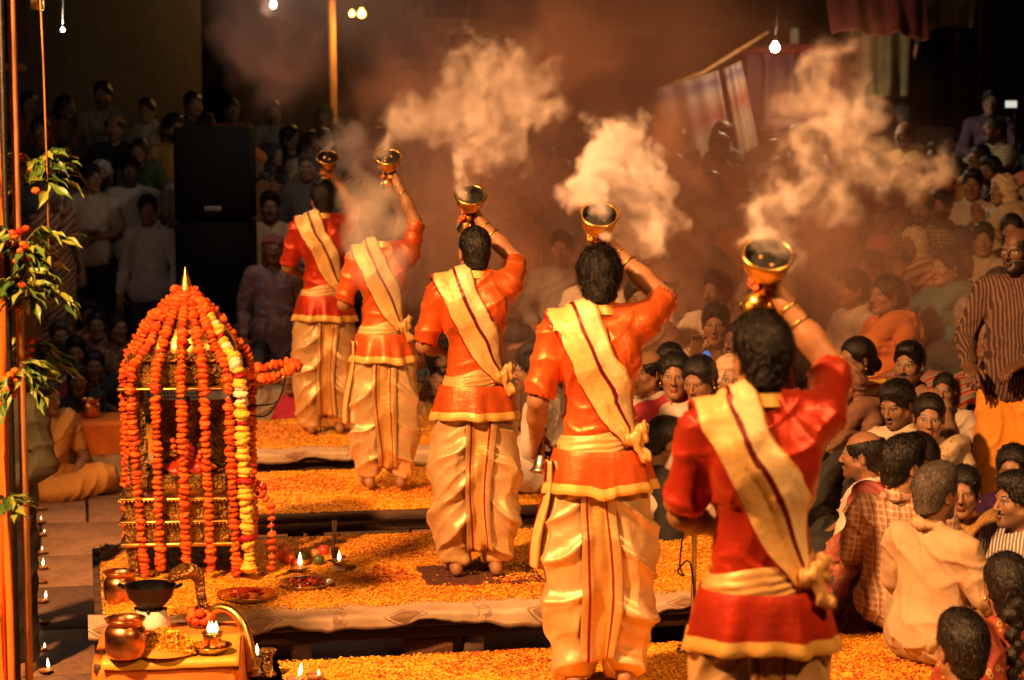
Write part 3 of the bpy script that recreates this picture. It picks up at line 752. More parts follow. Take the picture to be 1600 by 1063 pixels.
    V, Q = v.mesh(); N = normals(V, Q); V = V + N * (.005 * np.sin(V[:, 0] * 180 + V[:, 2] * 40 + 4 * fbm(V * 20, 2, sd)))[:, None]
    link('knot', mesh_np('knot', V, Q), M['waist'], ww)
    # --- stole over the left shoulder
    path = [(.135, -.14, .98), (.085, -.17, 1.08), (.0, -.18, 1.22), (-.075, -.17, 1.35), (-.118, -.09, 1.47), (-.118, .0, 1.49), (-.10, .09, 1.42), (-.03, .15, 1.26), (.06, .15, 1.10), (.14, .1, 1.0)]
    G = drape(kb, path, .195, 64, 18, .014, 6, lambda u: .38 + .62 * sstep(0, .16, u) * sstep(1, .84, u))
    cr = np.linspace(0, 1, 18); G += 0
    T = np.gradient(G, axis=0); L = np.gradient(G, axis=1); NN = np.cross(T, L); NN /= np.linalg.norm(NN, axis=2)[..., None] + 1e-9
    if np.mean(NN[8:20, :, 1]) > 0: NN = -NN
    G = G + NN * (.004 * (1 + np.sin(cr * 9 + 1)) + .006 * (np.abs(cr - .57) < .1))[None, :, None]
    so = link('stole', strip_mesh('stole', G, .005), M['stole'], t)
    # loose end of the stole hanging at the left hip
    if bd:
        n, m = 40, 16; G = np.zeros((n, m, 3))
        for i in range(n):
            k = i / (n - 1); G[i, :, 2] = .90 - k * bd
            G[i, :, 0] = -.195 - .03 * k + .05 * (cr[:m] - .5) * (1 + k) + .01 * np.sin(k * 6)
            G[i, :, 1] = -.06 + .03 * np.sin(cr[:m] * 12 + k * 2) + .02 * k
        link('stole_end', strip_mesh('stole_end', G), M['stole'], so)
    # bracelets
    for (pt, ax_, r_) in ((wrR - fd * .03, fd, .031), (wrR - fd * .085, fd, .036)):
        b = MB(); u = unit(np.cross(ax_, (0, 1, .2))); w2 = np.cross(ax_, u)
        b.tube([pt + r_ * (u * math.cos(q_) + w2 * math.sin(q_)) for q_ in np.linspace(0, 6.2832, 25)], .0042, 6, False)
        o = b.build('bracelet', M['gold'], t, True)
    bpy.context.view_layer.update(); Mw = t.matrix_world
    ax_w = Mw.to_3x3() @ Vector(a)
    burner(Mw @ Vector(grip), ax_w, blabel, seed)
    if belllabel: bell(Mw @ Vector(lgrip), (R(-15), R(6), yaw), belllabel)
    t['burner_at'] = list(Mw @ (Vector(grip) + Vector(a) * .12)); return t
ROW = R(11)                                       # the row of platforms runs a little to the left of the view
PR = [
 priest(1196, 0, 6.1, R(3), (.24, .21, 1.535), (.105, .30, 1.72), (-.225, .03, 1.14), (-.11, .20, 1.07), 3, 'man',
   'barefoot priest in deep red silk kurta, closest to the grey-haired man in cream shirt', 'raised brass incense burner held by the priest in deep red silk', None, 'kurta_red', R(4), R(-4), 1.67),
 priest(938, 0, 8.45, R(4), (.275, .13, 1.50), (.075, .235, 1.69), (-.245, -.03, 1.13), (-.24, .12, .96), 5, 'wavy',
   'priest with wavy hair in orange-red silk, holding burner and a small steel bell', 'raised brass incense burner giving off the thickest white smoke', 'steel hand bell held low by the wavy-haired priest', 'kurta', R(-6), R(0), 1.68, .42),
 priest(742, 0, 10.42, R(6), (.22, .15, 1.53), (.05, .235, 1.71), (-.255, .02, 1.13), (-.14, .2, 1.08), 8, 'crop',
   'priest in orange-red silk standing barefoot on the dark mat', 'raised brass incense burner held by the priest on the dark mat', None, 'kurta', R(5), R(2), 1.64),
 priest(598, 0, 12.72, R(6), (.22, .10, 1.60), (.10, .17, 1.85), (-.26, .0, 1.12), (-.2, .1, 1.25), 13, 'man',
   'priest with outstretched arm, head veiled in drifting smoke', 'brass incense burner held highest, at full stretch of the arm', None, 'kurta', R(0), R(0), 1.61, .5, (-.05, -.6, .8)),
 priest(505, 0, 14.75, R(8), (.22, .2, 1.54), (.10, .28, 1.72), (-.25, .02, 1.13), (-.15, .2, 1.07), 21, 'man',
   'priest in red silk on the farthest petal-covered platform', 'brass incense burner above the head of the farthest priest', None, 'kurta_red', R(4), R(2), 1.66),
]
# ------------------------------------------------------------------ people of the crowd
HEADK = {  # name: (female, beard, moustache, bindi, grey, heavy)
 'clean': (0, 0, 0, 0, 0, 0), 'mous': (0, 1, 1, 0, 0, .6), 'beard': (0, 2, 1, 0, 0, .4), 'old': (0, 1, 1, 0, 1, 0), 'woman': (1, 0, 0, 1, 0, 0), 'womanp': (1, 0, 0, 0, 0, .6)}
HH = .0072
_hc = {}
def head_part(kind, h=HH):
    k = (kind, h)
    if k not in _hc:
        f, be, mo, bi, gr, hv = HEADK[kind]; V, Q = get_head(h, bool(f), hv); _hc[k] = (V, Q, head_tint(V, bool(f), be, mo, bool(bi), bool(gr)))
    return _hc[k]
_hr = {}
def hair_part(kind, h=.0075):
    if (kind, h) not in _hr: _hr[(kind, h)] = hair_sdf(kind, h, len(_hr))
    return _hr[(kind, h)]
A = lambda *t: np.array(t, float)
def skel(pose):
    J = {}
    if pose.startswith('sit'):
        J.update(pel=A(0, 0, .11), chest=A(0, .02, .37), neck=A(0, .01, .56), head=A(0, .035, .705), sL=A(-.17, .01, .49), sR=A(.17, .01, .49), hL=A(-.09, .02, .1), hR=A(.09, .02, .1),
                 kL=A(-.33, .26, .14), kR=A(.33, .26, .14), aL=A(.1, .33, .06), aR=A(-.12, .30, .06), eL=A(-.25, .08, .26), eR=A(.25, .08, .26), wL=A(-.12, .25, .17), wR=A(.12, .25, .17))
        if pose == 'sit_knees': J.update(kL=A(-.16, .34, .40), kR=A(.16, .34, .40), aL=A(-.12, .44, .05), aR=A(.12, .44, .05), eL=A(-.27, .18, .32), eR=A(.27, .18, .32), wL=A(-.08, .38, .30), wR=A(.08, .38, .30))
        if pose == 'sit_raise': J.update(eR=A(.29, .14, .42), wR=A(.22, .24, .64))
        if pose == 'sit_pray': J.update(eL=A(-.22, .12, .30), eR=A(.22, .12, .30), wL=A(-.03, .25, .44), wR=A(.03, .25, .44))
        if pose == 'sit_phone': J.update(eR=A(.24, .14, .34), wR=A(.1, .32, .56), eL=A(-.24, .14, .32), wL=A(-.06, .32, .5))
        if pose == 'sit_lean': J.update(chest=A(-.03, .06, .36), neck=A(-.05, .08, .54), head=A(-.05, .13, .68), sL=A(-.21, .07, .46), sR=A(.12, .06, .50), eR=A(.3, .0, .28), wR=A(.34, .1, .04))
    else:
        J.update(pel=A(0, 0, .92), chest=A(0, .01, 1.2), neck=A(0, 0, 1.42), head=A(0, .025, 1.565), sL=A(-.18, 0, 1.35), sR=A(.18, 0, 1.35), hL=A(-.09, 0, .9), hR=A(.09, 0, .9),
                 kL=A(-.11, .02, .49), kR=A(.11, .02, .49), aL=A(-.12, -.02, .07), aR=A(.12, -.02, .07), eL=A(-.25, -.03, 1.08), eR=A(.25, -.03, 1.08), wL=A(-.26, .07, .84), wR=A(.26, .07, .84))
        if pose == 'stand_fold': J.update(wL=A(-.02, .17, 1.05), wR=A(.04, .17, 1.10), eL=A(-.25, .04, 1.08), eR=A(.25, .04, 1.08))
        if pose == 'stand_raise': J.update(eR=A(.27, .14, 1.3), wR=A(.2, .22, 1.55))
        if pose == 'stand_knee': J.update(kL=A(-.16, .33, .86), aL=A(-.15, .33, .42), wL=A(-.2, .3, .93), eL=A(-.28, .06, 1.12), pel=A(0, 0, .9))
        if pose == 'stand_work': J.update(eL=A(-.24, .0, 1.08), eR=A(.27, .02, 1.1), wL=A(-.1, .2, 1.0), wR=A(.19, .22, .98))
    return J
def bbox_of(J, m=.16):
    P = np.array(list(J.values())); lo = P.min(0) - m; hi = P.max(0) + m; lo[2] = max(lo[2], -.005); return lo, hi
_bp = {}
def body_part(pose, h=.0085):
    if (pose, h) in _bp: return _bp[(pose, h)]
    J = skel(pose); lo, hi = bbox_of(J); v = Vox(lo, hi, h)
    v.cone(J['pel'], J['chest'], .09, .08, .03); v.cone(J['chest'], J['neck'], .08, .05, .03); v.cone(J['neck'], J['head'] + A(0, -.03, -.09), .052, .05, .02); v.cone(J['sL'], J['sR'], .045, .045, .02)
    for s in 'LR':
        sg = 1 if s == 'R' else -1; e, w = J['e' + s], J['w' + s]
        v.cone(J['s' + s], e, .048, .039, .02); v.cone(e, e + .4 * (w - e), .04, .038, .01); v.cone(e + .4 * (w - e), w, .038, .026, .01)
        d = unit(w - e); up = w[2] > J['s' + s][2]
        if 'pray' in pose: d = unit(A(0, .35, 1)); hand(v, w, d, A(-sg, 0, 0), sg, (4, 4, 4), 0, .2, .95)
        elif up or 'phone' in pose: hand(v, w, unit(d * .4 + A(-.1 * sg, .2, .8)), A(-.3 * sg, .9, 0), sg, (14, 22, 18), .35, .3, 1.0)
        else: hand(v, w, unit(d + A(-.25 * sg, .1, -.1)), A(-.2 * sg, 0, -1), -sg if False else sg, (22, 30, 24), .1, .4, 1.0)
        v.cone(J['h' + s], J['k' + s], .075, .055, .02); v.cone(J['k' + s], J['a' + s], .052, .036, .02)
        a = J['a' + s]; fd = A(0, 1, 0) if pose.startswith('stand') or pose == 'sit_knees' else unit(A(-sg * .9, .3, 0)) * (1)
        if not (pose.startswith('stand') or pose == 'sit_knees'): fd = unit(a - J['k' + s]) * A(1, 1, .2)
        v.ell(a - fd * .03 + A(0, 0, -.03), (.03, .03, .03), .02); v.cone(a + fd * .02 + A(0, 0, -.025), a + fd * .15 + A(0, 0, -.045), .035, .026, .02)
    _bp[(pose, h)] = decim(*v.mesh(), .15 if h < .008 else .11); return _bp[(pose, h)]
_cl = {}
def top_part(pose, kind, h=.011):
    """kind: half, full, vest, sari, kurta"""
    k = (pose, kind, h)
    if k in _cl: return _cl[k]
    J = skel(pose); lo, hi = bbox_of(J, .2); v = Vox(lo, hi, h); p, c, n = J['pel'], J['chest'], J['neck']
    wm = kind == 'sari'; g = .0 if not wm else -.012
    v.ell(c + A(0, 0, .02), (.165 + g, .118 + g, .175), .04); v.ell((c + p) / 2 + A(0, .012, 0), (.155 + (.01 if not wm else -.005), .128, .15), .05); v.ell(p + A(0, .0, .02), (.185, .155, .13), .05)
    if pose.startswith('stand'): v.ell(p + A(0, 0, -.03), (.188, .158, .16), .04); pose != 'stand_knee' and v.half(p + A(0, 0, -.13), (0, 0, -1))
    v.cone(J['sL'] + A(.04, 0, .005), J['sR'] - A(.04, 0, -.005), .066 + g * .5, None, .05)
    for s in 'LR':
        sg = 1 if s == 'R' else -1; S, e, w = J['s' + s], J['e' + s], J['w' + s]
        v.cone(n + A(sg * .035, -.02, -.005), S, .04, .052, .03)
        if wm: v.ell(c + A(sg * .07, .085, .03), (.062, .05, .06), .03)
        if kind in ('half', 'kurta', 'sari'): v.cone(S, S + (.8 if not wm else .6) * (e - S), .066 + g * .6, .063 + g, .03)
        if kind in ('full', 'kurta'): v.cone(S, e, .066, .056, .03); v.cone(e, e + .86 * (w - e), .054, .045, .03)
    if kind in ('half', 'full'):
        for a in np.linspace(0, 6.2832, 19)[:-1]:
            q = lambda t: n + A(.066 * math.sin(t), -.015 + .064 * math.cos(t), .008 - .022 * math.cos(t)); v.cone(q(a), q(a + .35), .013, None, .008)
    if kind == 'sari':
        P = resample([p + A(.17, -.05, .02), p + A(.08, .15, .12), c + A(-.03, .15, .02), J['sL'] + A(.04, .07, .06), J['sL'] + A(.04, -.08, .04), c + A(-.08, -.14, -.05), p + A(-.1, -.16, .0)], 26)
        for i in range(25): v.cone(P[i], P[i + 1], .05, .05, .03)
    V, Q = v.mesh(); N = normals(V, Q); w_ = fbm(V * 4, 2, 5); x, y, z = V.T
    rid = lambda p_, e_: np.power(1 - np.abs(np.sin(p_)), e_)
    f = .013 * rid((z * 18 + x * 14 * np.sign(w_) + w_ * 5), 1.8) * (.4 + .6 * sstep(-.3, .3, fbm(V * 6, 2, 9))) + .009 * rid(z * 9 + np.abs(x) * 38 + y * 14 + w_ * 4, 2) + .003 * fbm(V * 20, 2, 2)
    _cl[k] = decim(V + N * f[:, None], Q, .45); return _cl[k]
def bottom_part(pose, kind='trousers', h=.012):
    k = (pose, kind, h)
    if k in _cl: return _cl[k]
    J = skel(pose); lo, hi = bbox_of(J, .2); v = Vox(lo, hi, h); e = .0 if kind == 'trousers' else .02
    v.ell(J['pel'], (.15, .12, .12), .04)
    for s in 'LR':
        v.cone(J['h' + s], J['k' + s], .095 + e, .075 + e, .05 + e * 2); v.cone(J['k' + s], J['k' + s] + .9 * (J['a' + s] - J['k' + s]), .074 + e, .056 + e, .03 + e)
    if kind == 'skirt' and pose.startswith('stand'): v.cone(J['pel'], A(0, 0, .16), .15, .17, .06); v.half((0, 0, .06), (0, 0, -1))
    if kind == 'skirt' and pose.startswith('sit'): v.ell(A(0, .24, .08), (.26, .2, .08), .06)
    V, Q = v.mesh(); N = normals(V, Q); w_ = fbm(V * 5, 2, 3)
    V = V + N * (.014 * np.power(1 - np.abs(np.sin(V[:, 0] * 24 + V[:, 1] * 20 + V[:, 2] * 8 + w_ * 5)), 1.8) + .003 * fbm(V * 18, 2, 6))[:, None]
    V[:, 2] = np.maximum(V[:, 2], .004); _cl[k] = decim(V, Q, .45); return _cl[k]
_me = {}
def cached(key, fn):
    if key not in _me: _me[key] = fn()
    return _me[key]
def crowd_person(loc, yaw, pose='sit_lap', face='clean', hair='man', top='half', pat='plain', tcol=(.5, .45, .4), bottom='trousers', bcol=(.05, .05, .06), skin=(.34, .17, .085),
                 hcol=(.012, .009, .008), hyaw=0, hpitch=0, scale=1, fine=False, label=None, group=None, scol=None):
    t = empty('person', loc, yaw, label, 'person', group); t.scale = (scale,) * 3
    J = skel(pose); hy = round(hyaw / 15) * 15; hp = round(hpitch / 8) * 8
    Rm = rotm(R(hy), R(hp)); hc = J['head']; hh = .0056 if fine else HH; hb = .0075 if fine else .0085
    def mk():
        HV, HQ, tn = head_part(face, hh); BV, BQ = body_part(pose, hb); me = mesh_np('body', np.concatenate([HV @ Rm.T + hc, BV]), [HQ, BQ + len(HV)]); vcol(me, np.concatenate([tn, np.tile((1, 1, 1, 0), (len(BV), 1))])); me.materials.append(M['skin']); return me
    link('body', cached(('b', pose, face, hy, hp, hh), mk), None, t, color=skin)
    def mh():
        V, Q = hair_part(hair, .0075 if fine else .0105)
        if hair not in ('turban', 'scarf'): V, Q = strands(V, Q, 1900 if fine else 250, .02, 5, .4, .0014 if fine else .0022)
        me = mesh_np('hair', V @ Rm.T + hc, Q); me.materials.append(M['hair'] if hair not in ('turban', 'scarf') else M['plain']); return me
    link({'turban': 'turban', 'scarf': 'head_scarf'}.get(hair, 'hair'), cached(('h', hair, pose, hy, hp, fine), mh), None, t, color=scol if (scol and hair in ('turban', 'scarf')) else hcol)
    th = .0085 if fine else .011
    def mt():
        V, Q = top_part(pose, top, th); me = mesh_np('top', V, Q); me.materials.append(M['plain']); return me
    link({'sari': 'sari', 'kurta': 'kurta', 'vest': 'vest'}.get(top, 'shirt'), cached(('t', pose, top, th), mt), M[pat], t, color=tcol)
    def mb():
        V, Q = bottom_part(pose, bottom); me = mesh_np('bottom', V, Q); me.materials.append(M['plain']); return me
    link({'skirt': 'sari_skirt', 'dhoti': 'dhoti'}.get(bottom, 'trousers'), cached(('bo', pose, bottom), mb), M['plain'] if top != 'sari' else M[pat], t, color=bcol)
    if top == 'sari' or face.startswith('woman'):
        for sx in (-1, 1):
            link('earring', cached('earring', lambda: MB().lathe([(0, -.012), (.007, -.008), (.008, 0), (0, .006)], 10).mesh('earring')), M['gold'], t, loc=tuple(hc + Rm @ A(sx * .081, -.012, -.042)))
    return t
# ------------------------------------------------------------------ setting: row frame, ground, ghat steps, buildings
cr_, sr_ = math.cos(ROW), math.sin(ROW)
def row(v, u, z=0): return np.array((v * cr_ - u * sr_, v * sr_ + u * cr_, z))
def to_row(p): return p[0] * cr_ + p[1] * sr_, -p[0] * sr_ + p[1] * cr_
def m_stone(name, col, sc=3, rough=.75):
    m, nt, b = new_mat(name); co = coords(nt); n = noise(nt, co, sc, 8, .65); n2 = noise(nt, co, sc * 9, 6, .6)
    oi = nd(nt, 'ShaderNodeObjectInfo'); rv = mth(nt, 'MULTIPLY_ADD', oi.outputs['Random'], .5, .75)
    c = ramp(nt, n, [(.25, tuple(x * .5 for x in col)), (.55, col), (.8, tuple(min(1, x * 1.35) for x in col))])
    c = mixc(nt, mth(nt, 'MULTIPLY', ramp(nt, n2, [(.45, (0, 0, 0)), (.7, (1, 1, 1))]), .5), c, tuple(x * .35 for x in col))
    g = nd(nt, 'ShaderNodeCombineXYZ'); [wire(nt, rv, g.inputs[i]) for i in range(3)]
    c = mixc(nt, 1, c, g.outputs[0], 'MULTIPLY'); wire(nt, c, b.inputs['Base Color']); wire(nt, mth(nt, 'MULTIPLY_ADD', n, -.35, rough + .1), b.inputs['Roughness'])
    bump(nt, b, mth(nt, 'ADD', n, mth(nt, 'MULTIPLY', n2, .4)), .5, .03); return m
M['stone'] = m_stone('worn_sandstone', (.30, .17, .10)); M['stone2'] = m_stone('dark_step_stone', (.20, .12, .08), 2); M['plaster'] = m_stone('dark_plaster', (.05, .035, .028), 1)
M['wood'] = simple('dark_wood', (.07, .035, .02), .65, 0, 8, .5, .4, 30, stretch=(1, 8, 8)); M['brick'] = m_stone('brick', (.30, .12, .06), 9, .85)
M['black'] = simple('black_cabinet', (.008, .0075, .0075), .8, 0, 30, .3, .2, spec=.12); M['bamboo'] = simple('bamboo', (.42, .2, .07), .5, 0, 10, .4, .3, 20, stretch=(6, 6, .6))
M['orange_cloth'] = m_silk('orange_cotton_drape', (.85, .22, .02), .6, .0, .65, .5); M['yellow_cloth'] = m_silk('yellow_satin', (.85, .48, .05), .45, .1, .7, .6)
M['white'] = simple('white_cotton', (.7, .62, .5), .8, 0, 12, .15, .3)
def m_runner():
    m, nt, b = new_mat('printed_white_runner'); co = coords(nt); sx = nd(nt, 'ShaderNodeSeparateXYZ'); wire(nt, co, sx.inputs[0])
    tc = nd(nt, 'ShaderNodeTexCoord'); su = nd(nt, 'ShaderNodeSeparateXYZ'); wire(nt, tc.outputs['UV'], su.inputs[0])
    fx = mth(nt, 'ABSOLUTE', mth(nt, 'SUBTRACT', mth(nt, 'FRACT', mth(nt, 'MULTIPLY', sx.outputs[0], 1.55)), .5)); fy = mth(nt, 'ABSOLUTE', mth(nt, 'ADD', su.outputs[0], -.74))
    s_ = mth(nt, 'ADD', mth(nt, 'MULTIPLY', fx, 2.2), mth(nt, 'MULTIPLY', fy, 1.1)); dm = mth(nt, 'LESS_THAN', s_, .26); rim = mth(nt, 'LESS_THAN', mth(nt, 'ABSOLUTE', mth(nt, 'SUBTRACT', s_, .33)), .02)
    n = noise(nt, co, 45, 3); f2 = mth(nt, 'LESS_THAN', mth(nt, 'ABSOLUTE', mth(nt, 'SUBTRACT', mth(nt, 'FRACT', mth(nt, 'MULTIPLY', sx.outputs[0], 1.55)), .02)), .08); spk = mth(nt, 'MULTIPLY', mth(nt, 'GREATER_THAN', n, .5), f2)
    bord = mth(nt, 'GREATER_THAN', su.outputs[0], .93)
    c = mixc(nt, mth(nt, 'MULTIPLY', mth(nt, 'MAXIMUM', dm, rim), .8), (.55, .40, .25), (.16, .06, .03)); c = mixc(nt, mth(nt, 'MULTIPLY', mth(nt, 'MAXIMUM', spk, bord), .65), c, (.2, .08, .04))
    c = mixc(nt, mth(nt, 'MULTIPLY', ramp(nt, noise(nt, co, 6, 5), [(.45, (0, 0, 0)), (.7, (1, 1, 1))]), .45), c, (.3, .16, .07))
    wire(nt, c, b.inputs['Base Color']); b.inputs['Roughness'].default_value = .85; bump(nt, b, noise(nt, co, 22, 4), .3, .01); return m
M['runner'] = m_runner()
g = MB(); g.add([(-60, -30, -.02), (60, -30, -.02), (60, 90, -.02), (-60, 90, -.02)], [(0, 1, 2, 3)]); ground = g.build('ground', M['stone2']); tag(ground, kind='structure')
# flagstones of the walkway beside the platforms
us = 7.6; k = 0
while us < 17.2:
    L = random.uniform(.75, 1.25); vs = -2.6; 
    while vs < .9:
        wd = random.uniform(.7, 1.0); c = row(vs + wd / 2, us + L / 2, -.006 + random.uniform(0, .006))
        o = MB().box((0, 0, 0), (wd - .016, L - .016, .05), bevel=.008).build('flagstone', M['stone'], ground, loc=c, rot=(random.uniform(-.004, .004), random.uniform(-.004, .004), ROW)); vs += wd
    us += L
# rising ghat steps on the right and at the back
def h_right(u): return .27 if u < 10.4 else .27 + .125 * (1 + int((u - 10.4) / .8))
def h_left(u): return 0 if u < 17.6 else .15 if u < 19 else .45 if u < 20.3 else .75 if u < 21.6 else 1.05
gh = MB(); gh.box(row(7.5, 6.2, .13), (8, 8.4, .26), (0, 0, ROW)); ghat = gh.build('ghat_steps', M['stone2']); tag(ghat, kind='structure')
for i in range(15):
    u0 = 10.4 + .8 * i; h = h_right(u0 + .1)
    vL = 3.5 if u0 < 11.3 else 3.0
    for j in range(5):
        w = (11.6 - vL) / 5; MB().box((0, 0, 0), (w - .01, .8 - .012, h), bevel=.012).build('step_stone', M['stone2'], ghat, loc=row(vL + w * (j + .5), u0 + .4, h / 2), rot=(0, 0, ROW))
gb = MB(); gb.box(row(7.5, 24.4, 1.15), (8.2, 4, 2.3), (0, 0, ROW)); terr = gb.build('terrace', M['stone2']); tag(terr, kind='structure')
gl = MB()
for u0, u1 in ((17.6, 19), (19, 20.3), (20.3, 21.6), (21.6, 25)):
    h = h_left(u0 + .1); gl.box(row(-2.3, (u0 + u1) / 2, h / 2), (11.5, u1 - u0 - .01, h), (0, 0, ROW), .015)
bl = gl.build('back_steps', M['stone2']); tag(bl, kind='structure')
def facade(name, c, size, yaw, mat, label, wins, ledges):
    t = empty(name, (c[0], c[1], 0), yaw, label, 'building'); W_, D_, H_ = size
    MB().box((0, D_ / 2, H_ / 2), size, bevel=.03).build('wall', mat, t)
    for (x, z, w, h) in wins:
        f = MB().box((x, -.02, z), (w, .1, h), bevel=.01).build('window', M['black'], t)
        MB().box((x, -.06, z - h / 2 - .05), (w + .2, .2, .08), bevel=.01).build('sill', M['stone'], f)
        for q in (-.25, .25): MB().box((x + q * w, -.06, z), (.04, .06, h), bevel=.005).build('mullion', M['wood'], f)
    for (x, z, w) in ledges: MB().box((x, -.12, z), (w, .5, .12), bevel=.02).build('ledge', M['stone'], t)
    return t
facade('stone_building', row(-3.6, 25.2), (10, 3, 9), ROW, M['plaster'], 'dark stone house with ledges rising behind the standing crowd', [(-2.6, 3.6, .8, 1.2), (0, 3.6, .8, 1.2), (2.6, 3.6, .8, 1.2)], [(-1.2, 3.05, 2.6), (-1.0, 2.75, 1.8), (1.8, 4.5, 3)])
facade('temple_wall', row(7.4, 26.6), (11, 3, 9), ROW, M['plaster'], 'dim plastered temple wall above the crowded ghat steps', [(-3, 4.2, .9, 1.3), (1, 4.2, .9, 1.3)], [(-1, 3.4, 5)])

# ------------------------------------------------------------------ ritual platforms with their beds of petals
def petal_bed(v0, v1, u0, u1, z, n, label, red=(), seed=0, h0=.012):
    """loose marigold petals heaped on a platform; red = list of (v, u, radius, share)"""
    rg = np.random.default_rng(seed); nv, nu = int((v1 - v0) / .03), int((u1 - u0) / .03)
    VV, UU = np.meshgrid(np.linspace(v0, v1, nv), np.linspace(u0, u1, nu), indexing='ij')
    def hz(v, u):
        e = np.minimum(np.minimum(v - v0, v1 - v), np.minimum(u - u0, u1 - u)); return z + sstep(-.01, .12, e + .03 * fbm(np.c_[v * 7, u * 7, v * 0], 2, seed)) * (h0 + .014 * fbm(np.c_[v * 5, u * 5, v * 0], 3, seed + 2) + .008 * vnoise(np.c_[v * 30, u * 30, v * 0], seed))
    P = np.zeros((nv * nu, 3)); v, u = VV.ravel(), UU.ravel(); P[:, 0] = v; P[:, 1] = u; P[:, 2] = hz(v, u)
    idx = np.arange(nv * nu).reshape(nv, nu); Q1 = np.stack([idx[:-1, :-1], idx[1:, :-1], idx[1:, 1:], idx[:-1, 1:]], -1).reshape(-1, 4)
    pv = rg.uniform(v0 - .015, v1 + .015, n); pu = rg.uniform(u0 - .012, u1 + .012, n); pz = hz(pv, pu) + rg.uniform(0, .007, n)
    a = rg.uniform(0, 6.28, n); L = rg.uniform(.005, .0095, n); w = L * rg.uniform(.35, .7, n); t1 = rg.normal(0, .35, n); t2 = rg.normal(0, .35, n)
    ca, sa = np.cos(a), np.sin(a); ex = np.stack([ca, sa, t1], 1); ey = np.stack([-sa, ca, t2], 1); c = np.stack([pv, pu, pz], 1)
    q = np.stack([c - ex * L[:, None], c + ey * w[:, None] + A(0, 0, .003), c + ex * L[:, None], c - ey * w[:, None] + A(0, 0, .003)], 1).reshape(-1, 3)
    Q2 = np.arange(4 * n).reshape(n, 4) + nv * nu
    V = np.concatenate([P, q]); X = np.stack([V[:, 0] * cr_ - V[:, 1] * sr_, V[:, 0] * sr_ + V[:, 1] * cr_, V[:, 2]], 1)
    def colr(v, u, r):
        n_ = fbm(np.c_[v * 4, u * 4, v * 0], 3, seed + 5); y = np.clip(.5 + .45 * n_ + .5 * (r - .5), 0, 1)[:, None]
        return (1 - y) * A(.90, .385, .026) + y * A(.94, .53, .06)
    C1 = colr(v, u, np.full(len(v), .5)) * .9; C2 = colr(pv, pu, rg.uniform(0, 1, n)) * rg.uniform(.85, 1.06, n)[:, None]
    for (rv, ru, rr, sh) in red:
        d = np.hypot(pv - rv, pu - ru) / rr + .4 * fbm(np.c_[pv * 9, pu * 9, pv * 0], 2, seed + 8); m = (d < 1) & (rg.uniform(0, 1, n) < sh)
        C2[m] = np.where(rg.uniform(0, 1, m.sum())[:, None] < .6, A(.55, .05, .02), A(.85, .22, .03))
    C2 *= (1 - .28 * sstep(.1, .5, fbm(np.c_[pv * 2.2, pu * 2.2, pv * 0 + 5], 3, seed + 21)))[:, None]; dk = rg.uniform(0, 1, n) < .03; C2[dk] *= .4
    C = np.concatenate([C1, np.repeat(C2, 4, 0)]); me = mesh_np('marigold_petals', X, [Q1, Q2], False); vcol(me, np.c_[np.clip(C, 0, 1), np.ones(len(C))])
    return tag(link('marigold_petals', me, M['tint']), label, 'petals', kind='stuff')
BRICK = MB().box((0, 0, 0), (.22, .11, .075), bevel=.006).mesh('brick', False)
def platform(v0, v1, u0, u1, label, legs=4, runner=False, bricks=()):
    ct = row((v0 + v1) / 2, (u0 + u1) / 2); t = empty('wooden_platform', (ct[0], ct[1], 0), ROW, label, 'platform', 'ritual platforms in a row'); w, d = v1 - v0, u1 - u0
    n = int(d / .19)
    for i in range(n): MB().box((0, -d / 2 + (i + .5) * d / n, .41), (w, d / n - .006, .05), bevel=.006).build('plank', M['wood'], t)
    for sy in (-1, 1): MB().box((0, sy * (d / 2 - .1), .35), (w - .1, .07, .068), bevel=.006).build('beam', M['wood'], t)
    for i in range(legs):
        for sy in (-1, 1): MB().box((-w / 2 + .12 + i * (w - .24) / (legs - 1), sy * (d / 2 - .1), .157), (.09, .09, .315), bevel=.008).build('leg', M['wood'], t)
    for bx in bricks:
        for k in range(4):
            for s in (-.5, .5) if k < 2 else (0,): link('brick', BRICK, M['brick'], t, loc=(bx + s * .235, -d / 2 + .12 + random.uniform(-.01, .01), .04 + .078 * k), rot=(0, 0, random.uniform(-.08, .08)))
    if runner:
        nx, ny = 150, 16; G = np.zeros((nx, ny, 3)); xs = np.linspace(-w / 2 - .03, w / 2 + .02, nx); P = np.c_[xs * 3, xs * 0, xs * 0]; wv = fbm(P, 3, 5); wf = fbm(P * 5, 2, 8)
        for j in range(ny):
            k = j / (ny - 1) * .36
            top = k < .26
            G[:, j, 0] = xs; G[:, j, 1] = -d / 2 + .24 - k + (.012 * wf if top else 0) if top else -d / 2 - .022 - .01 * wf
            G[:, j, 2] = .441 + .006 * (1 + wf) - (0 if top else (k - .26) * (.62 + .75 * wv))
            if k > .2: G[:, j, 2] += .01 * wf * (k - .2) * 8
        o = link('cloth_runner', strip_mesh('cloth_runner', G, .003), M['runner'], t)
    return t
platform(.78, 3.42, 7.15, 8.92, 'petal-covered platform under the wavy-haired priest', 4)
platform(.04, 3.38, 9.62, 11.38, 'petal-covered platform with white printed cloth edge, under the golden shrine', 5, True, (1.28, -.2))
platform(.35, 2.95, 12.06, 13.42, 'petal-covered platform with bare dark front beam, third beyond the shrine', 4, False, (.25,))
platform(.35, 2.95, 14.02, 15.5, 'petal-covered platform under the farthest priest', 4, True, (-.4, .1))
platform(.3, 3.3, 5.0, 6.6, 'platform under the priest in deep red silk', 3)
petal_bed(.78, 3.42, 7.2, 8.92, .437, 48000, 'loose orange marigold petals under the wavy-haired priest', [(1.75, 8.75, .3, .45), (3.1, 8.3, .3, .4), (1.3, 8.6, .2, .3)], 1)
